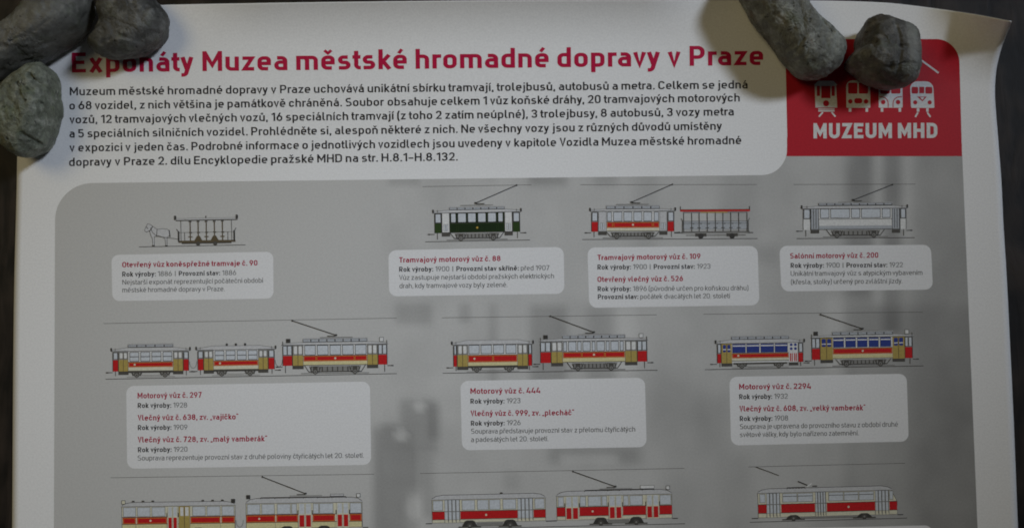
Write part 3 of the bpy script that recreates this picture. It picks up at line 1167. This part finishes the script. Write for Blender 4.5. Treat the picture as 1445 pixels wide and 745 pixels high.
# second row, right
old_tram('trailer with blue blacked out windows and a red and white rear door', (1012, 521.0, 1134, 518.9), 8.8,
         [(11.4, 15.2, IVORY), (15.2, 22, TRED)], (23.2, 35), (37, 41.6), [(6.6, 21.2), (101.6, 114.4)],
         pairs(140, 4.379, (238, 316), (326, 401), (413, 491), (501, 576)), (35, 87), clerestory=(41.2, 46), blackout=True, white_rear=True, vest_top=21.5)
old_tram('tram car with blue blacked out windows and trolley pole', (1145.6, 518.8, 1288.4, 516.2), 11.4,
         [(12.4, 18, CREAM), (18.4, 26.8, TRED)], (28.4, 41), (42.8, 45.6), [(12.6, 30), (114.4, 131.4)],
         pairs(725, 4.379, (862, 924), (937, 997), (1010, 1069), (1082, 1139), (1152, 1215)), (49, 97), clerestory=(45, 50), blackout=True,
         lamps=((6.4, 0), (135, 0)), collector=(72, 54, 13.7, 74.8), truck=True)

# first row
old_tram('dark green tram car with white doors', (613.4, 341.2, 734.4, 339.0), 12, [(12.4, 25.4, GREEN)], (27, 39), (41, 44.4), [(10.4, 21.8), (99, 110.2)],
         pairs(345, 4.139, (444, 469), (485, 529), (543, 586), (602, 644), (660, 704), (720, 744)), (37, 83), clerestory=(44, 48.2), style='green', door='white',
         collector=(59.2, 53.6, 117, 77.6), truck=True, stripe=[(22.8, 31), (33.6, 88), (90.4, 98)])
old_tram('red and white tram car with white doors, coupled to an open trailer', (834.4, 338.0, 951.6, 337.4), 11, [(11.6, 16, IVORY), (16.2, 24.6, TRED)],
         (26, 38), (40.4, 42.8), [(10, 21.7), (96.2, 107.2)],
         pairs(95, 3.921, (185, 206), (220, 264), (277, 319), (332, 374), (387, 429), (445, 466)), (36, 81), clerestory=(42.6, 47.6), style='red', door='white',
         collector=(57.4, 52.4, 114.6, 77), truck=True, stripe=[(22.6, 30), (32, 86), (88, 95.4)])
old_tram('pale grey saloon tram car with wide windows', (1133.2, 336.7, 1279.2, 335.5), 12, [(12.6, 17.6, GLASSD), (17.8, 27, WHITE)], (29, 41), (42.6, 45.6),
         [(11, 22.6), (125.6, 136.8)], pairs(220, 4.14, (324, 371), (384, 491), (505, 551), (564, 671), (685, 729)), (48, 100), clerestory=(46, 50),
         style='white', door='white', collector=(71.6, 53.8, 126.8, 75), truck=True)

# open trailer behind the red and white car
d = Draw(961.5, 337.4, 1057, 336.8)
u = lambda X: (X - 594) / 3.921
d.main().box(u(594), 7.6, u(972), 10.4, UNDERL, 2); d.line([(u(594), 10.4), (u(972), 10.4)], .8, LINE, 3)
d.box(u(600), 13, u(965), 25, ROOFD, 1); d.box(u(604), 13.6, u(961), 24.6, GLASSD, 1.5)
for v in (22, 25): d.line([(u(602), v), (u(962), v)], .6, THIN, 2.6)
d.part('roof'); d.box(u(588), 38.6, u(975), 41.2, TRED, 3); d.line([(u(590), 41.4), (u(973), 41.4)], .8, BROWN, 4)
d.box(u(605), 36.6, u(960), 38.6, ROOFD, 3); d.box(u(700), 36.8, u(850), 38.0, GOLD, 3.6)
for X in (607, 652, 693, 738, 783, 825, 868, 912, 958):
    d.part('post'); d.box(u(X) - .55, 10.4, u(X) + .55, 37, LINE, 4)
    if X not in (607, 958):
        d.box(u(X) - 2.6, 15, u(X) + 2.6, 16.2, UNDER, 4.4); d.box(u(X) + 1.4, 21, u(X) + 3.6, 22.4, UNDER, 4.4)
d.main().line([(u(600), 10), (u(600), 26)], 1, LINE, 4); d.line([(u(965), 10), (u(965), 26)], 1, LINE, 4)
for X in (590, 972): d.line([(u(X), 41), (u(X), 46)], 1.1, LINE, 5)
d.line([(u(600), 26), (u(593), 29)], .8, LINE, 5); d.line([(u(966), 26), (u(973), 29)], .8, LINE, 5)
d.part('running_gear')
for X in (702, 875):
    d.box(u(X) - 8, 3.4, u(X) + 8, 7.6, UNDER, 2); d.disc(u(X), 4, 4, LINE, 3)
d.box(u(620), 4.6, u(950), 5.6, UNDER, 1.6); d.line([(u(555), 8.6), (u(600), 8.6)], 1, LINE, 4); d.line([(u(965), 8.6), (u(992), 8.6)], 1.2, LINE, 4)
d.build('tram_drawing', 'open sided summer trailer with thin red roof')

# horse tram
d = Draw(196, 348.5, 346.4, 345.6)
s = 4.968
hu = lambda X: (X - 230) / s
hv = lambda X, Y: (340 - (X - 230) * 0.0188 - Y) / s
d.main().box(hu(508), 4.6, hu(908), 7.6, BROWN, 2); d.box(hu(530), 2.8, hu(880), 4.6, UNDER, 2)
for X in (510, 900): d.box(hu(X) - 1.2, 6, hu(X) + 1.2, 21, LINE, 3)
d.line([(hu(512), 20), (hu(494), 24)], 1, LINE, 3.4); d.line([(hu(900), 20), (hu(914), 24.5)], 1, LINE, 3.4)
d.line([(hu(515), 19), (hu(900), 19)], .55, THIN, 2.6)
for X in (552, 855): d.box(hu(X) - .5, 7, hu(X) + .5, 19, THIN, 3)
d.part('roof'); d.box(hu(492), 36, hu(925), 39.2, UNDERL, 3); d.box(hu(496), 37, hu(921), 38.6, ROOF, 4); d.line([(hu(492), 35.8), (hu(925), 35.8)], .8, LINE, 4.4)
for X in (488, 920): d.box(hu(X) - 1.6, 37, hu(X) + 1.6, 43, LINE, 5, .8)
d.box(hu(703) - .7, 39, hu(703) + .7, 42, LINE, 5)
for X in (527, 592, 648, 705, 762, 818, 882):
    d.part('post')
    thick = .45 if X in (527, 882) else .8
    d.box(hu(X) - thick, 7, hu(X) + thick, 36, THIN if thick < .6 else BROWN, 3)
    if thick > .6:
        d.box(hu(X) - 2, 33.4, hu(X) + 2, 35.6, THIN, 3.4); d.box(hu(X) - 1.6, 18, hu(X) + 2.6, 19.6, UNDER, 3.5)
        if X in (648, 762): d.poly([(hu(X) - 5.6, 7.4), (hu(X) + 5.6, 7.4), (hu(X) + 2, 14), (hu(X) - 2, 14)], BROWN, 3.6)
        else: d.box(hu(X) - 3, 12, hu(X) + 3, 13.4, BROWN, 3.6)
d.part('wheel'); d.disc(hu(645), 3, 3, UNDER, 3)
d.part('wheel'); d.disc(hu(765), 3, 3, UNDER, 3)
d.part('horse')
H = [(276, 232), (272, 222), (284, 196), (294, 178), (312, 182), (335, 200), (360, 216), (400, 212), (432, 216), (448, 232), (446, 262), (428, 275), (428, 330), (418, 332),
     (414, 280), (396, 272), (362, 266), (340, 268), (338, 332), (328, 332), (326, 286), (316, 262), (308, 236), (300, 226), (288, 236)]
pts = [(hu(x), hv(x, y)) for x, y in H]
d.poly(pts, ROOF, 3)
L2, R2 = ribbon(pts, .65, True)
n = len(pts)
for i in range(n):
    j = (i + 1) % n
    d.poly([L2[i], L2[j], R2[j], R2[i]], UNDER, 3.6)
for a, w in (([(312, 205), (328, 240), (350, 258), (400, 272), (505, 285)], .7), ([(330, 196), (306, 232)], 1.2), ([(360, 218), (354, 266)], .8), ([(444, 222), (450, 272)], 1.4), ([(284, 200), (298, 214)], .8),
             ([(322, 331), (342, 331)], 1.2), ([(414, 331), (432, 331)], 1.2)):
    d.line([(hu(x), hv(x, y)) for x, y in a], w, LINE, 4)
d.build('tram_drawing', 'white horse pulling an open sided horse tram')


# third row: smooth sided cars
def smooth_tram(label, xy, heights, reds, windows, doors, gear, lamps=(), vents=(), collector=None, roofline=None, slant=0, gold=True, boxes=(), chain=False):
    d = Draw(*xy)
    L = d.L
    fl, c1, r1, w0, w1, z1 = heights          # floor, top of cream, top of red, windows, roof top
    d.main().poly([(0, fl), (L - slant * .2, fl), (L, r1 - 4), (L, r1), (L - slant, w1 + 2.5), (0, w1 + 2.5)], LINE, 1)
    d.poly([(.6, fl + .5), (L - .6 - slant * .2, fl + .5), (L - .6, r1 - 4), (L - .6, r1), (L - .6 - slant, w1 + 2), (.6, w1 + 2)], IVORY, 2)
    d.box(.6, fl + .5, L - .6, c1, CREAM if gold else IVORY, 2.4)
    for a, b in reds:
        d.box(a, c1, b, r1, TRED, 3)
        if gold:
            for v in (c1 + 1.1, r1 - 1.1): d.line([(a + 1, v), (b - 1, v)], .5, GOLD, 4)
            for q in (a + 1, b - 1): d.line([(q, c1 + 1.1), (q, r1 - 1.1)], .5, GOLD, 4)
        d.line([(b, fl), (b, c1)], .5, UNDERL, 4)
    d.line([(0, r1 + .3), (L, r1 + .3)], .9, LINE, 4.4)
    d.line([(0, c1), (L, c1)], .8, LINE, 4.4)
    big = max(reds, key=lambda q: q[1] - q[0])
    d.disc(big[0] + (big[1] - big[0]) * .45, (c1 + r1) / 2, 1.5, IVORY, 5)
    for w in windows:
        a, b = w[:2]
        d.part('window'); d.framed(a, w0, b, w1, GLASS, UNDERL, .7, 4.8)
        if len(w) > 2: d.box(a, (w0 + w1) / 2 + 1.6, b, (w0 + w1) / 2 + 2.5, UNDER, 6.4)
    for a, b, kind in doors:
        d.part('door')
        m = (a + b) / 2
        d.box(a, fl - .3, b, w1 + 1.6, UNDERL, 5)
        if kind == 'fold':
            q = (b - a) / 4
            for i in range(4):
                for v0, v1 in ((fl + .3, c1 - .6), (c1, r1 - .5), (r1 + .8, w1 + 1)):
                    d.box(a + q * i + .5, v0, a + q * (i + 1) - .5, v1, GLASS if v0 > fl + 1 else IVORY, 6)
                d.box(a + q * (i + 1) - 1.0, fl + 2, a + q * (i + 1) - .3, w1 + 1, UNDER, 6.6)
            d.line([(a, r1 + .2), (b, r1 + .2)], .7, UNDERL, 7)
        elif kind == 'ochre':
            d.box(a + .4, fl, b - .4, w1 + 1.2, OCHRE, 6)
            for p, q in ((a + 2.4, m - 1.2), (m + 1.2, b - 2)): d.box(p, r1 + 1.5, q, w1, WHITE, 7)
            d.line([(m, fl), (m, w1)], .8, BROWN, 7.5)
        else:
            d.box(a + .3, fl, b - .3, w1 + 1.2, IVORY, 6)
            for p, q in ((a + 1.4, m - 1.2), (m + 1.2, b - 1.4)):
                d.box(p, fl + 1.6, q, r1 - .8, TRED, 7); d.box(p, r1 + 1, q, w1 + .4, GLASS, 7)
            d.line([(m, fl), (m, w1)], .5, UNDERL, 7.5)
            for q in (a - .6, b + .6): d.line([(q, r1), (q, r1 + 6)], 1.1, LINE, 7.5)
    d.part('roof')
    e = 6
    full = L
    L = L - slant * .9
    d.poly([(-.6, w1 + 1.4), (L + .6, w1 + 1.4), (L - .5, w1 + 3.4), (L - e, z1 - 1.6), (L - 2.6 * e, z1), (2.6 * e, z1), (e, z1 - 1.6), (.5, w1 + 3.4)], ROOF, 4)
    d.line([(-.6, w1 + 1.6), (L + .6, w1 + 1.6)], 1.0, UNDERL, 5)
    d.line([(.5, w1 + 3.4), (e, z1 - 1.6), (2.6 * e, z1), (L - 2.6 * e, z1), (L - e, z1 - 1.6), (L - .5, w1 + 3.4)], .7, LINE, 5)
    L = full
    for q in vents: d.box(q - 2, z1 - .2, q + 2, z1 + 2.4, UNDER, 6, .8)
    if roofline:
        d.box(roofline[0], z1 + .4, roofline[1], z1 + 1.4, LINE, 6)
        for i in range(7):
            q = roofline[0] + (roofline[1] - roofline[0]) * i / 6
            d.box(q - .5, z1 - 1, q + .5, z1 + .4, LINE, 6)
    for p, q, h, mat in boxes:
        d.framed(p, z1 + 1.8, q, z1 + 1.8 + h, mat, LINE, .5, 6)
    for q, v, mat in lamps:
        d.part('destination_lamp'); d.framed(q - 2.2, v - 2.2, q + 2.2, v + 2.2, mat, LINE, .7, 7, .6)
    d.part('running_gear')
    for q in gear:
        d.poly([(q - 11, 3), (q - 7, fl + 1.6), (q - 4, fl + 3), (q + 4, fl + 3), (q + 7, fl + 1.6), (q + 11, 3)], LINE, 7)
        d.box(q - 16, 1.4, q + 16, 3.2, UNDER, 7.4); d.disc(q, 4, 4, UNDER, 8); d.disc(q, 4, 1.4, UNDERL, 8.4)
    d.box(gear[0] + 10, 2.4, gear[-1] - 10, fl - .4, UNDERL, 2)
    d.line([(-9, fl - .4), (0, fl - .4)], 1.3, LINE, 4); d.line([(L, fl - .4), (L + 8, fl - .4)], 1.3, LINE, 4)
    if chain: hang(d, fl)
    if collector: pole(d, *collector)
    return d.build('tram_drawing', label)


smooth_tram('two tone red and cream trailer with a single ochre door', (172, 755.6, 332.6, 753.4), (7, 16.2, 25.6, 27.4, 39.4, 47),
            pairs(220, 6.881, (230, 358), (368, 660), (888, 1178), (1190, 1318)),
            pairs(220, 6.881, (240, 355), (377, 495), (517, 640), (912, 1030), (1052, 1175), (1197, 1310)),
            [(64.6, 79.2, 'white'), (80.4, 96.6, 'ochre')], (52, 108), chain=True, lamps=[(2.8, 47.2, IVORY), (157.6, 47.2, LINE)], vents=[(q - 220) / 6.881 for q in (335, 430, 525, 1010, 1105, 1200)])
smooth_tram('red and cream motor tram with trolley pole at the lower left', (347.4, 752.6, 511.8, 750.2), (7, 15.6, 26, 27.6, 40.8, 49.6),
            pairs(120, 6.881, (122, 405), (415, 625), (768, 985), (1128, 1245)),
            pairs(120, 6.881, (137, 255), (277, 395), (427, 550), (567, 610), (777, 825), (838, 965), (1135, 1240)),
            [(74, 93, 'white'), (128, 145.6, 'white')], (58, 110), lamps=[(3.6, 51.6, LINE), (159, 52, WHITE)], roofline=(21, 142), collector=(84.2, 55.5, 24, 79.8),
            boxes=[(120, 138, 2.6, ROOF)])
smooth_tram('smooth red and ivory trailer with grey folding doors', (610, 746.4, 770.6, 742.9), (8.6, 13.4, 24.4, 26.6, 39.6, 47.8),
            pairs(145, 7.225, (150, 273), (435, 1018), (1182, 1303)),
            pairs(145, 7.225, (160, 254), (456, 580), (613, 720), (736, 840), (873, 1000), (1198, 1290)),
            [(18, 39.6, 'fold'), (121, 143, 'fold')], (53, 110), vents=(98.4,), gold=False)
smooth_tram('smooth red and ivory motor tram with trolley pole', (786, 742.5, 949, 739.0), (8.6, 14.2, 26.6, 28.4, 41, 49.4),
            pairs(115, 7.225, (118, 203), (348, 645), (790, 1026), (1163, 1292)),
            pairs(115, 7.225, (135, 184), (358, 410), (441, 565), (581, 625), (802, 845), (866, 990), (1173, 1280)),
            [(12.4, 31.4, 'white'), (73.6, 92.6, 'white'), (126.6, 144.8, 'white')], (62, 112), lamps=[(157.6, 51.6, WHITE)], roofline=(40, 138),
            collector=(83.2, 54.8, 24.2, 77.2), gold=False, boxes=[(119, 138, 4, WHITE)])
smooth_tram('long streamlined red and ivory tram with three grey folding doors', (1070, 736.0, 1266.8, 730.8), (5.6, 12, 24.0, 27.4, 38.6, 46.4),
            pairs(120, 6.021, (124, 194), (318, 606), (706, 1116), (1238, 1303)),
            [(q[0], q[1], 1) for q in pairs(120, 6.021, (335, 452), (464, 586), (726, 845), (857, 972), (984, 1104))] + pairs(120, 6.021, (140, 182), (1242, 1268)),
            [(12.4, 31.6, 'fold'), (81.4, 96.4, 'fold'), (165.8, 185.2, 'fold')], (50, 150), slant=8, gold=False, boxes=[(78, 84, 0.6, LINE)], roofline=(42, 67))

# faint collector of the long tram
b = MB()
for (p, q, w, mt) in (((1066.6, 658.4), (1099, 670.4), 1.2, UNDER), ((1126, 678.8), (1139.6, 684.4), 1.7, LINE), ((1138, 686.4), (1145.6, 681.6), 1.6, WHITE)):
    L2, R2 = ribbon([p, q], w)
    b.face([P(*L2[0], 8), P(*L2[1], 8), P(*R2[1], 8), P(*R2[0], 8)], mt)
b.build('current_collector', poster)


# ------------------------------------------------------------------ the stones
def stone_material(name, dark, mid, light, seed, vein=None, rust=0.0, tint=(0.10, 0.115, 0.07), rough=1.0):
    m, nt, b = node_mat(name)
    N = nt.nodes.new; K = nt.links.new
    tc = N('ShaderNodeTexCoord')
    mp = N('ShaderNodeMapping'); mp.inputs['Location'].default_value = (seed, seed * 1.7, seed * .3)
    K(tc.outputs['Object'], mp.inputs['Vector'])

    def nz(scale, detail, rough=.6, dist=0):
        n = N('ShaderNodeTexNoise'); n.inputs['Scale'].default_value = scale; n.inputs['Detail'].default_value = detail
        n.inputs['Roughness'].default_value = rough; n.inputs['Distortion'].default_value = dist
        K(mp.outputs[0], n.inputs['Vector']); return n.outputs[0]

    def ramp(inp, p0, c0, p1, c1):
        r = N('ShaderNodeValToRGB'); e = r.color_ramp.elements
        e[0].position = p0; e[0].color = (*c0, 1); e[1].position = p1; e[1].color = (*c1, 1)
        K(inp, r.inputs[0]); return r.outputs[0]

    def mix(f, a, c, mode='MIX'):
        x = N('ShaderNodeMix'); x.data_type = 'RGBA'; x.blend_type = mode
        if isinstance(f, float): x.inputs[0].default_value = f
        else: K(f, x.inputs[0])
        K(a, x.inputs[6])
        if isinstance(c, tuple): x.inputs[7].default_value = (*c, 1)
        else: K(c, x.inputs[7])
        return x.outputs[2]
    big = nz(38, 6, .62, .5)
    fine = nz(420, 6, .7)
    med = nz(130, 5, .65)
    col = ramp(big, .42, dark, .58, mid)
    col = mix(ramp(med, .50, (0, 0, 0), .66, (1, 1, 1)), col, light)
    col = mix(ramp(nz(75, 5, .7, 1.2), .50, (0, 0, 0), .68, (.75 * rough,) * 3), col, tuple(c * .45 for c in dark))
    col = mix(ramp(nz(95, 4, .6), .55, (0, 0, 0), .72, (.6, .6, .6)), col, tint)
    col = mix(.75, col, ramp(fine, .3, (1 - .7 * rough,) * 3, .7, (1 + .75 * rough,) * 3), 'MULTIPLY')
    if rust:
        col = mix(ramp(nz(60, 4), .58, (0, 0, 0), .75, (rust, rust, rust)), col, (0.16, 0.09, 0.045))
    pit = ramp(nz(230, 3, .6, .3), .27, (1, 1, 1), .36, (0, 0, 0))
    col = mix(pit, col, tuple(c * .35 for c in dark))
    g = pit
    if vein:
        axis, pos, wd = vein
        sp = N('ShaderNodeSeparateXYZ'); K(tc.outputs['Object'], sp.inputs[0])
        q = N('ShaderNodeMath'); q.operation = 'MULTIPLY_ADD'; K(med, q.inputs[0]); q.inputs[1].default_value = .006; K(sp.outputs[axis], q.inputs[2])
        s1 = N('ShaderNodeMath'); s1.operation = 'SUBTRACT'; K(q.outputs[0], s1.inputs[0]); s1.inputs[1].default_value = pos + .003
        s2 = N('ShaderNodeMath'); s2.operation = 'ABSOLUTE'; K(s1.outputs[0], s2.inputs[0])
        s3 = N('ShaderNodeMath'); s3.operation = 'DIVIDE'; K(s2.outputs[0], s3.inputs[0]); s3.inputs[1].default_value = wd
        col = mix(ramp(s3.outputs[0], .55, (.55, .55, .55), 1.6, (0, 0, 0)), col, (0.22, 0.225, 0.20))
    K(col, b.inputs['Base Color'])
    b.inputs['Roughness'].default_value = 0.52
    b.inputs['Specular IOR Level'].default_value = 0.4
    sm = N('ShaderNodeMath'); sm.operation = 'ADD'; K(fine, sm.inputs[0]); K(med, sm.inputs[1])
    s4 = N('ShaderNodeMath'); s4.operation = 'SUBTRACT'; K(sm.outputs[0], s4.inputs[0]); K(g, s4.inputs[1])
    bp = N('ShaderNodeBump'); bp.inputs['Strength'].default_value = .85 * rough; bp.inputs['Distance'].default_value = .0018
    K(s4.outputs[0], bp.inputs['Height']); K(bp.outputs[0], b.inputs['Normal'])
    return m


def stone(label, outline, height, mat, seed, flat=0.72, base=0.0003, lump=0.05, tilt=(0, 0), widest=0.45, cracks=(), facet=0.03):
    zm = base + height * widest
    ox = sum(q[0] for q in outline) / len(outline); oy = sum(q[1] for q in outline) / len(outline)
    pts = []
    for x, y in outline:
        nx, ny = x - ox, y - oy
        tx, ty = PW / 2 - ox, PH / 2 - oy
        c = (nx * tx + ny * ty) / (math.hypot(nx, ny) * math.hypot(tx, ty))
        pts.append(P3(x, y, base + height * (widest - 0.28 * c - .03)))
    cx = sum(p.x for p in pts) / len(pts); cy = sum(p.y for p in pts) / len(pts)
    pol = sorted((math.atan2(p.y - cy, p.x - cx), math.hypot(p.x - cx, p.y - cy)) for p in pts)
    pol = [(a - 2 * math.pi, r) for a, r in pol[-3:]] + pol + [(a + 2 * math.pi, r) for a, r in pol[:3]]
    NA, NB = 260, 130
    rr = [catmull(pol, -math.pi + 2 * math.pi * i / NA) for i in range(NA)]
    for _ in range(2):
        rr = [(rr[i - 1] + 2 * rr[i] + rr[(i + 1) % NA]) / 4 for i in range(NA)]
    rm = sum(rr) / NA
    vs, fs = [], []

    def place(x, y, z):
        p = Vector((x, y, z))
        q = p / 0.02 + Vector((seed, seed * 2.3, 0))
        k = lump * noise.noise(q * .9) + lump * .45 * noise.noise(q * 2.2) + .012 * noise.noise(q * 5) + .006 * noise.noise(q * 11)
        k += facet * (noise.noise(q * 1.5 + Vector((9, 2, 5))) > 0.08) * min(1, max(0, noise.noise(q * 1.5 + Vector((9, 2, 5))) - .08) * 5)
        k -= .022 * max(0, abs(noise.noise(q * 3.1)) - .28) * 4
        k += .012 * noise.noise(q * 24)
        rad = p.copy()
        p += rad.normalized() * k * rm
        p.z += p.x * tilt[0] + p.y * tilt[1]
        if z > 0:
            for line, wd, dep in cr3:
                dm = 1e9
                for (ax, ay), (bx, by) in zip(line, line[1:]):
                    t = clamp(((p.x - ax) * (bx - ax) + (p.y - ay) * (by - ay)) / ((bx - ax) ** 2 + (by - ay) ** 2))
                    dm = min(dm, math.hypot(p.x - ax - t * (bx - ax), p.y - ay - t * (by - ay)))
                p.z -= dep * math.exp(-(dm / wd) ** 2)
        return p
    zl = -height * widest
    cr3 = []
    for line, wd, dep in cracks:
        pp = [P3(x, y, base + height * .9) for x, y in line]
        ln = [(q.x - cx, q.y - cy) for q in pp]
        fin = []
        for (ax, ay), (bx, by) in zip(ln, ln[1:]):
            for i in range(5):
                t = i / 5
                jx = noise.noise(Vector((ax * 900 + t * 3, ay * 900, seed))) * .0007
                fin.append((ax + (bx - ax) * t + jx, ay + (by - ay) * t - jx))
        fin.append(ln[-1])
        cr3.append((fin, wd, dep))
    for j in range(1, NB):
        hs = math.cos((j / NB - 0.5) * math.pi)
        ph = math.copysign(math.acos(min(1.0, hs ** (1 / flat))), j / NB - 0.5)
        zz = math.copysign(abs(math.sin(ph)) ** 0.9, math.sin(ph))
        z = zz * (height * (1 - widest) if zz > 0 else height * widest * 1.12)
        for i in range(NA):
            a = -math.pi + 2 * math.pi * i / NA
            # the top rounds off: higher rings are rounder than the outline
            r = rr[i] * hs
            vs.append(place(r * math.cos(a), r * math.sin(a), z))
    top = len(vs); vs.append(place(0, 0, height * (1 - widest))); bot = len(vs); vs.append(place(0, 0, zl * 1.12))
    for p in vs:
        if p.z < zl: p.z = zl
    for j in range(NB - 2):
        for i in range(NA):
            a = j * NA + i; c = j * NA + (i + 1) % NA
            fs.append((a, c, c + NA, a + NA))
    for i in range(NA):
        fs.append((bot, (i + 1) % NA, i)); k = (NB - 2) * NA
        fs.append((top, k + i, k + (i + 1) % NA))
    # origin at the base
    me = bpy.data.meshes.new('stone')
    me.from_pydata([(p.x, p.y, p.z - zl) for p in vs], [], fs)
    me.polygons.foreach_set('use_smooth', [True] * len(fs))
    me.materials.append(mat)
    o = link('stone', me)
    o.location = (cx, cy, base)
    tag(o, label, 'stone', 'stones weighing down the poster')
    return o


stone('long smooth dark grey stone pointing into the upper left corner of the poster',
      [(-72, 98), (-50, 62), (-5, 39), (30, 20), (60, 2), (92, -15), (120, -17), (133, 2), (136, 26), (129, 47), (110, 66), (90, 77), (60, 92), (30, 104), (0, 116), (-38, 126), (-65, 120)],
      0.040, stone_material('dark_grey_stone', (0.085, 0.085, 0.074), (0.125, 0.122, 0.106), (0.155, 0.155, 0.135), 1.3, rough=.35), 3.1, flat=.62, lump=.03, cracks=[([(20, 60), (48, 48), (70, 30)], .0009, .0006)])
stone('dark grey rounded stone overlapping the start of the crimson heading',
      [(139, -12), (139, 25), (133, 50), (125, 66), (140, 77), (164, 84), (191, 85), (216, 76), (235, 63), (243, 46), (241, 30), (229, 12), (214, -6), (190, -22), (162, -26)],
      0.030, stone_material('grey_stone', (0.045, 0.045, 0.040), (0.082, 0.081, 0.072), (0.15, 0.15, 0.135), 4.1, rough=.45), 8.2, flat=.58, lump=.05, cracks=[([(140, 62), (170, 52), (205, 58), (226, 50)], .0012, .0008), ([(165, 30), (190, 40)], .0009, .0006)])
stone('pitted pale green grey round stone beside the introduction text',
      [(-9, 152), (-4, 128), (14, 109), (36, 99), (57, 92), (77, 104), (86, 123), (90, 150), (87, 180), (78, 204), (62, 217), (46, 224), (28, 221), (11, 210), (-2, 190)],
      0.036, stone_material('pale_green_stone', (0.125, 0.137, 0.100), (0.185, 0.200, 0.150), (0.26, 0.27, 0.22), 7.7, rough=.85, tint=(0.12, 0.15, 0.075)), 5.5, flat=.60, lump=.055, facet=.05, cracks=[([(42, 106), (50, 116), (58, 122), (57, 132), (66, 142), (76, 154)], .0012, .0035), ([(32, 190), (40, 196), (47, 206), (46, 218)], .0012, .0035), ([(14, 140), (24, 150), (22, 160)], .0014, .0010), ([(30, 132), (38, 146)], .0012, .0012), ([(60, 162), (70, 172)], .0010, .0010)])
stone('long mottled grey brown stone lying diagonally beside the end of the heading',
      [(1038, -12), (1045, 2), (1056, 27), (1074, 55), (1090, 75), (1106, 94), (1118, 106), (1134, 113), (1151, 112), (1170, 105), (1185, 94), (1193, 73), (1191, 62), (1179, 45),
       (1162, 26), (1149, 11), (1138, -4), (1126, -24), (1100, -46), (1066, -50), (1042, -34)],
      0.034, stone_material('mottled_stone', (0.095, 0.096, 0.080), (0.165, 0.168, 0.138), (0.27, 0.278, 0.235), 11.2, rust=.55, rough=.65), 11.7, flat=.60, lump=.04, facet=.04, cracks=[([(1132, 58), (1128, 68), (1121, 76), (1112, 78)], .0009, .0016), ([(1162, 32), (1168, 42), (1176, 46)], .0010, .0014), ([(1092, 20), (1108, 32)], .0012, .0009)])
stone('dark round stone with a pale quartz band on the red logo',
      [(1186, 97), (1201, 77), (1207, 56), (1217, 38), (1231, 27), (1248, 23), (1268, 27), (1287, 32), (1297, 41), (1301, 57), (1300, 84), (1294, 108), (1286, 118), (1271, 125), (1251, 127),
       (1231, 126), (1211, 120), (1199, 110)],
      0.034, stone_material('dark_banded_stone', (0.062, 0.060, 0.052), (0.12, 0.115, 0.098), (0.20, 0.195, 0.17), 15.9, rough=.65, vein=(0, 0.0085, 0.0046), rust=.35), 14.4, flat=.60, lump=.025, facet=.04, cracks=[([(1230, 52), (1236, 60), (1232, 66)], .0010, .0014), ([(1262, 34), (1268, 60), (1266, 100)], .0012, .0010), ([(1205, 108), (1240, 112), (1275, 108)], .0014, .0008)])
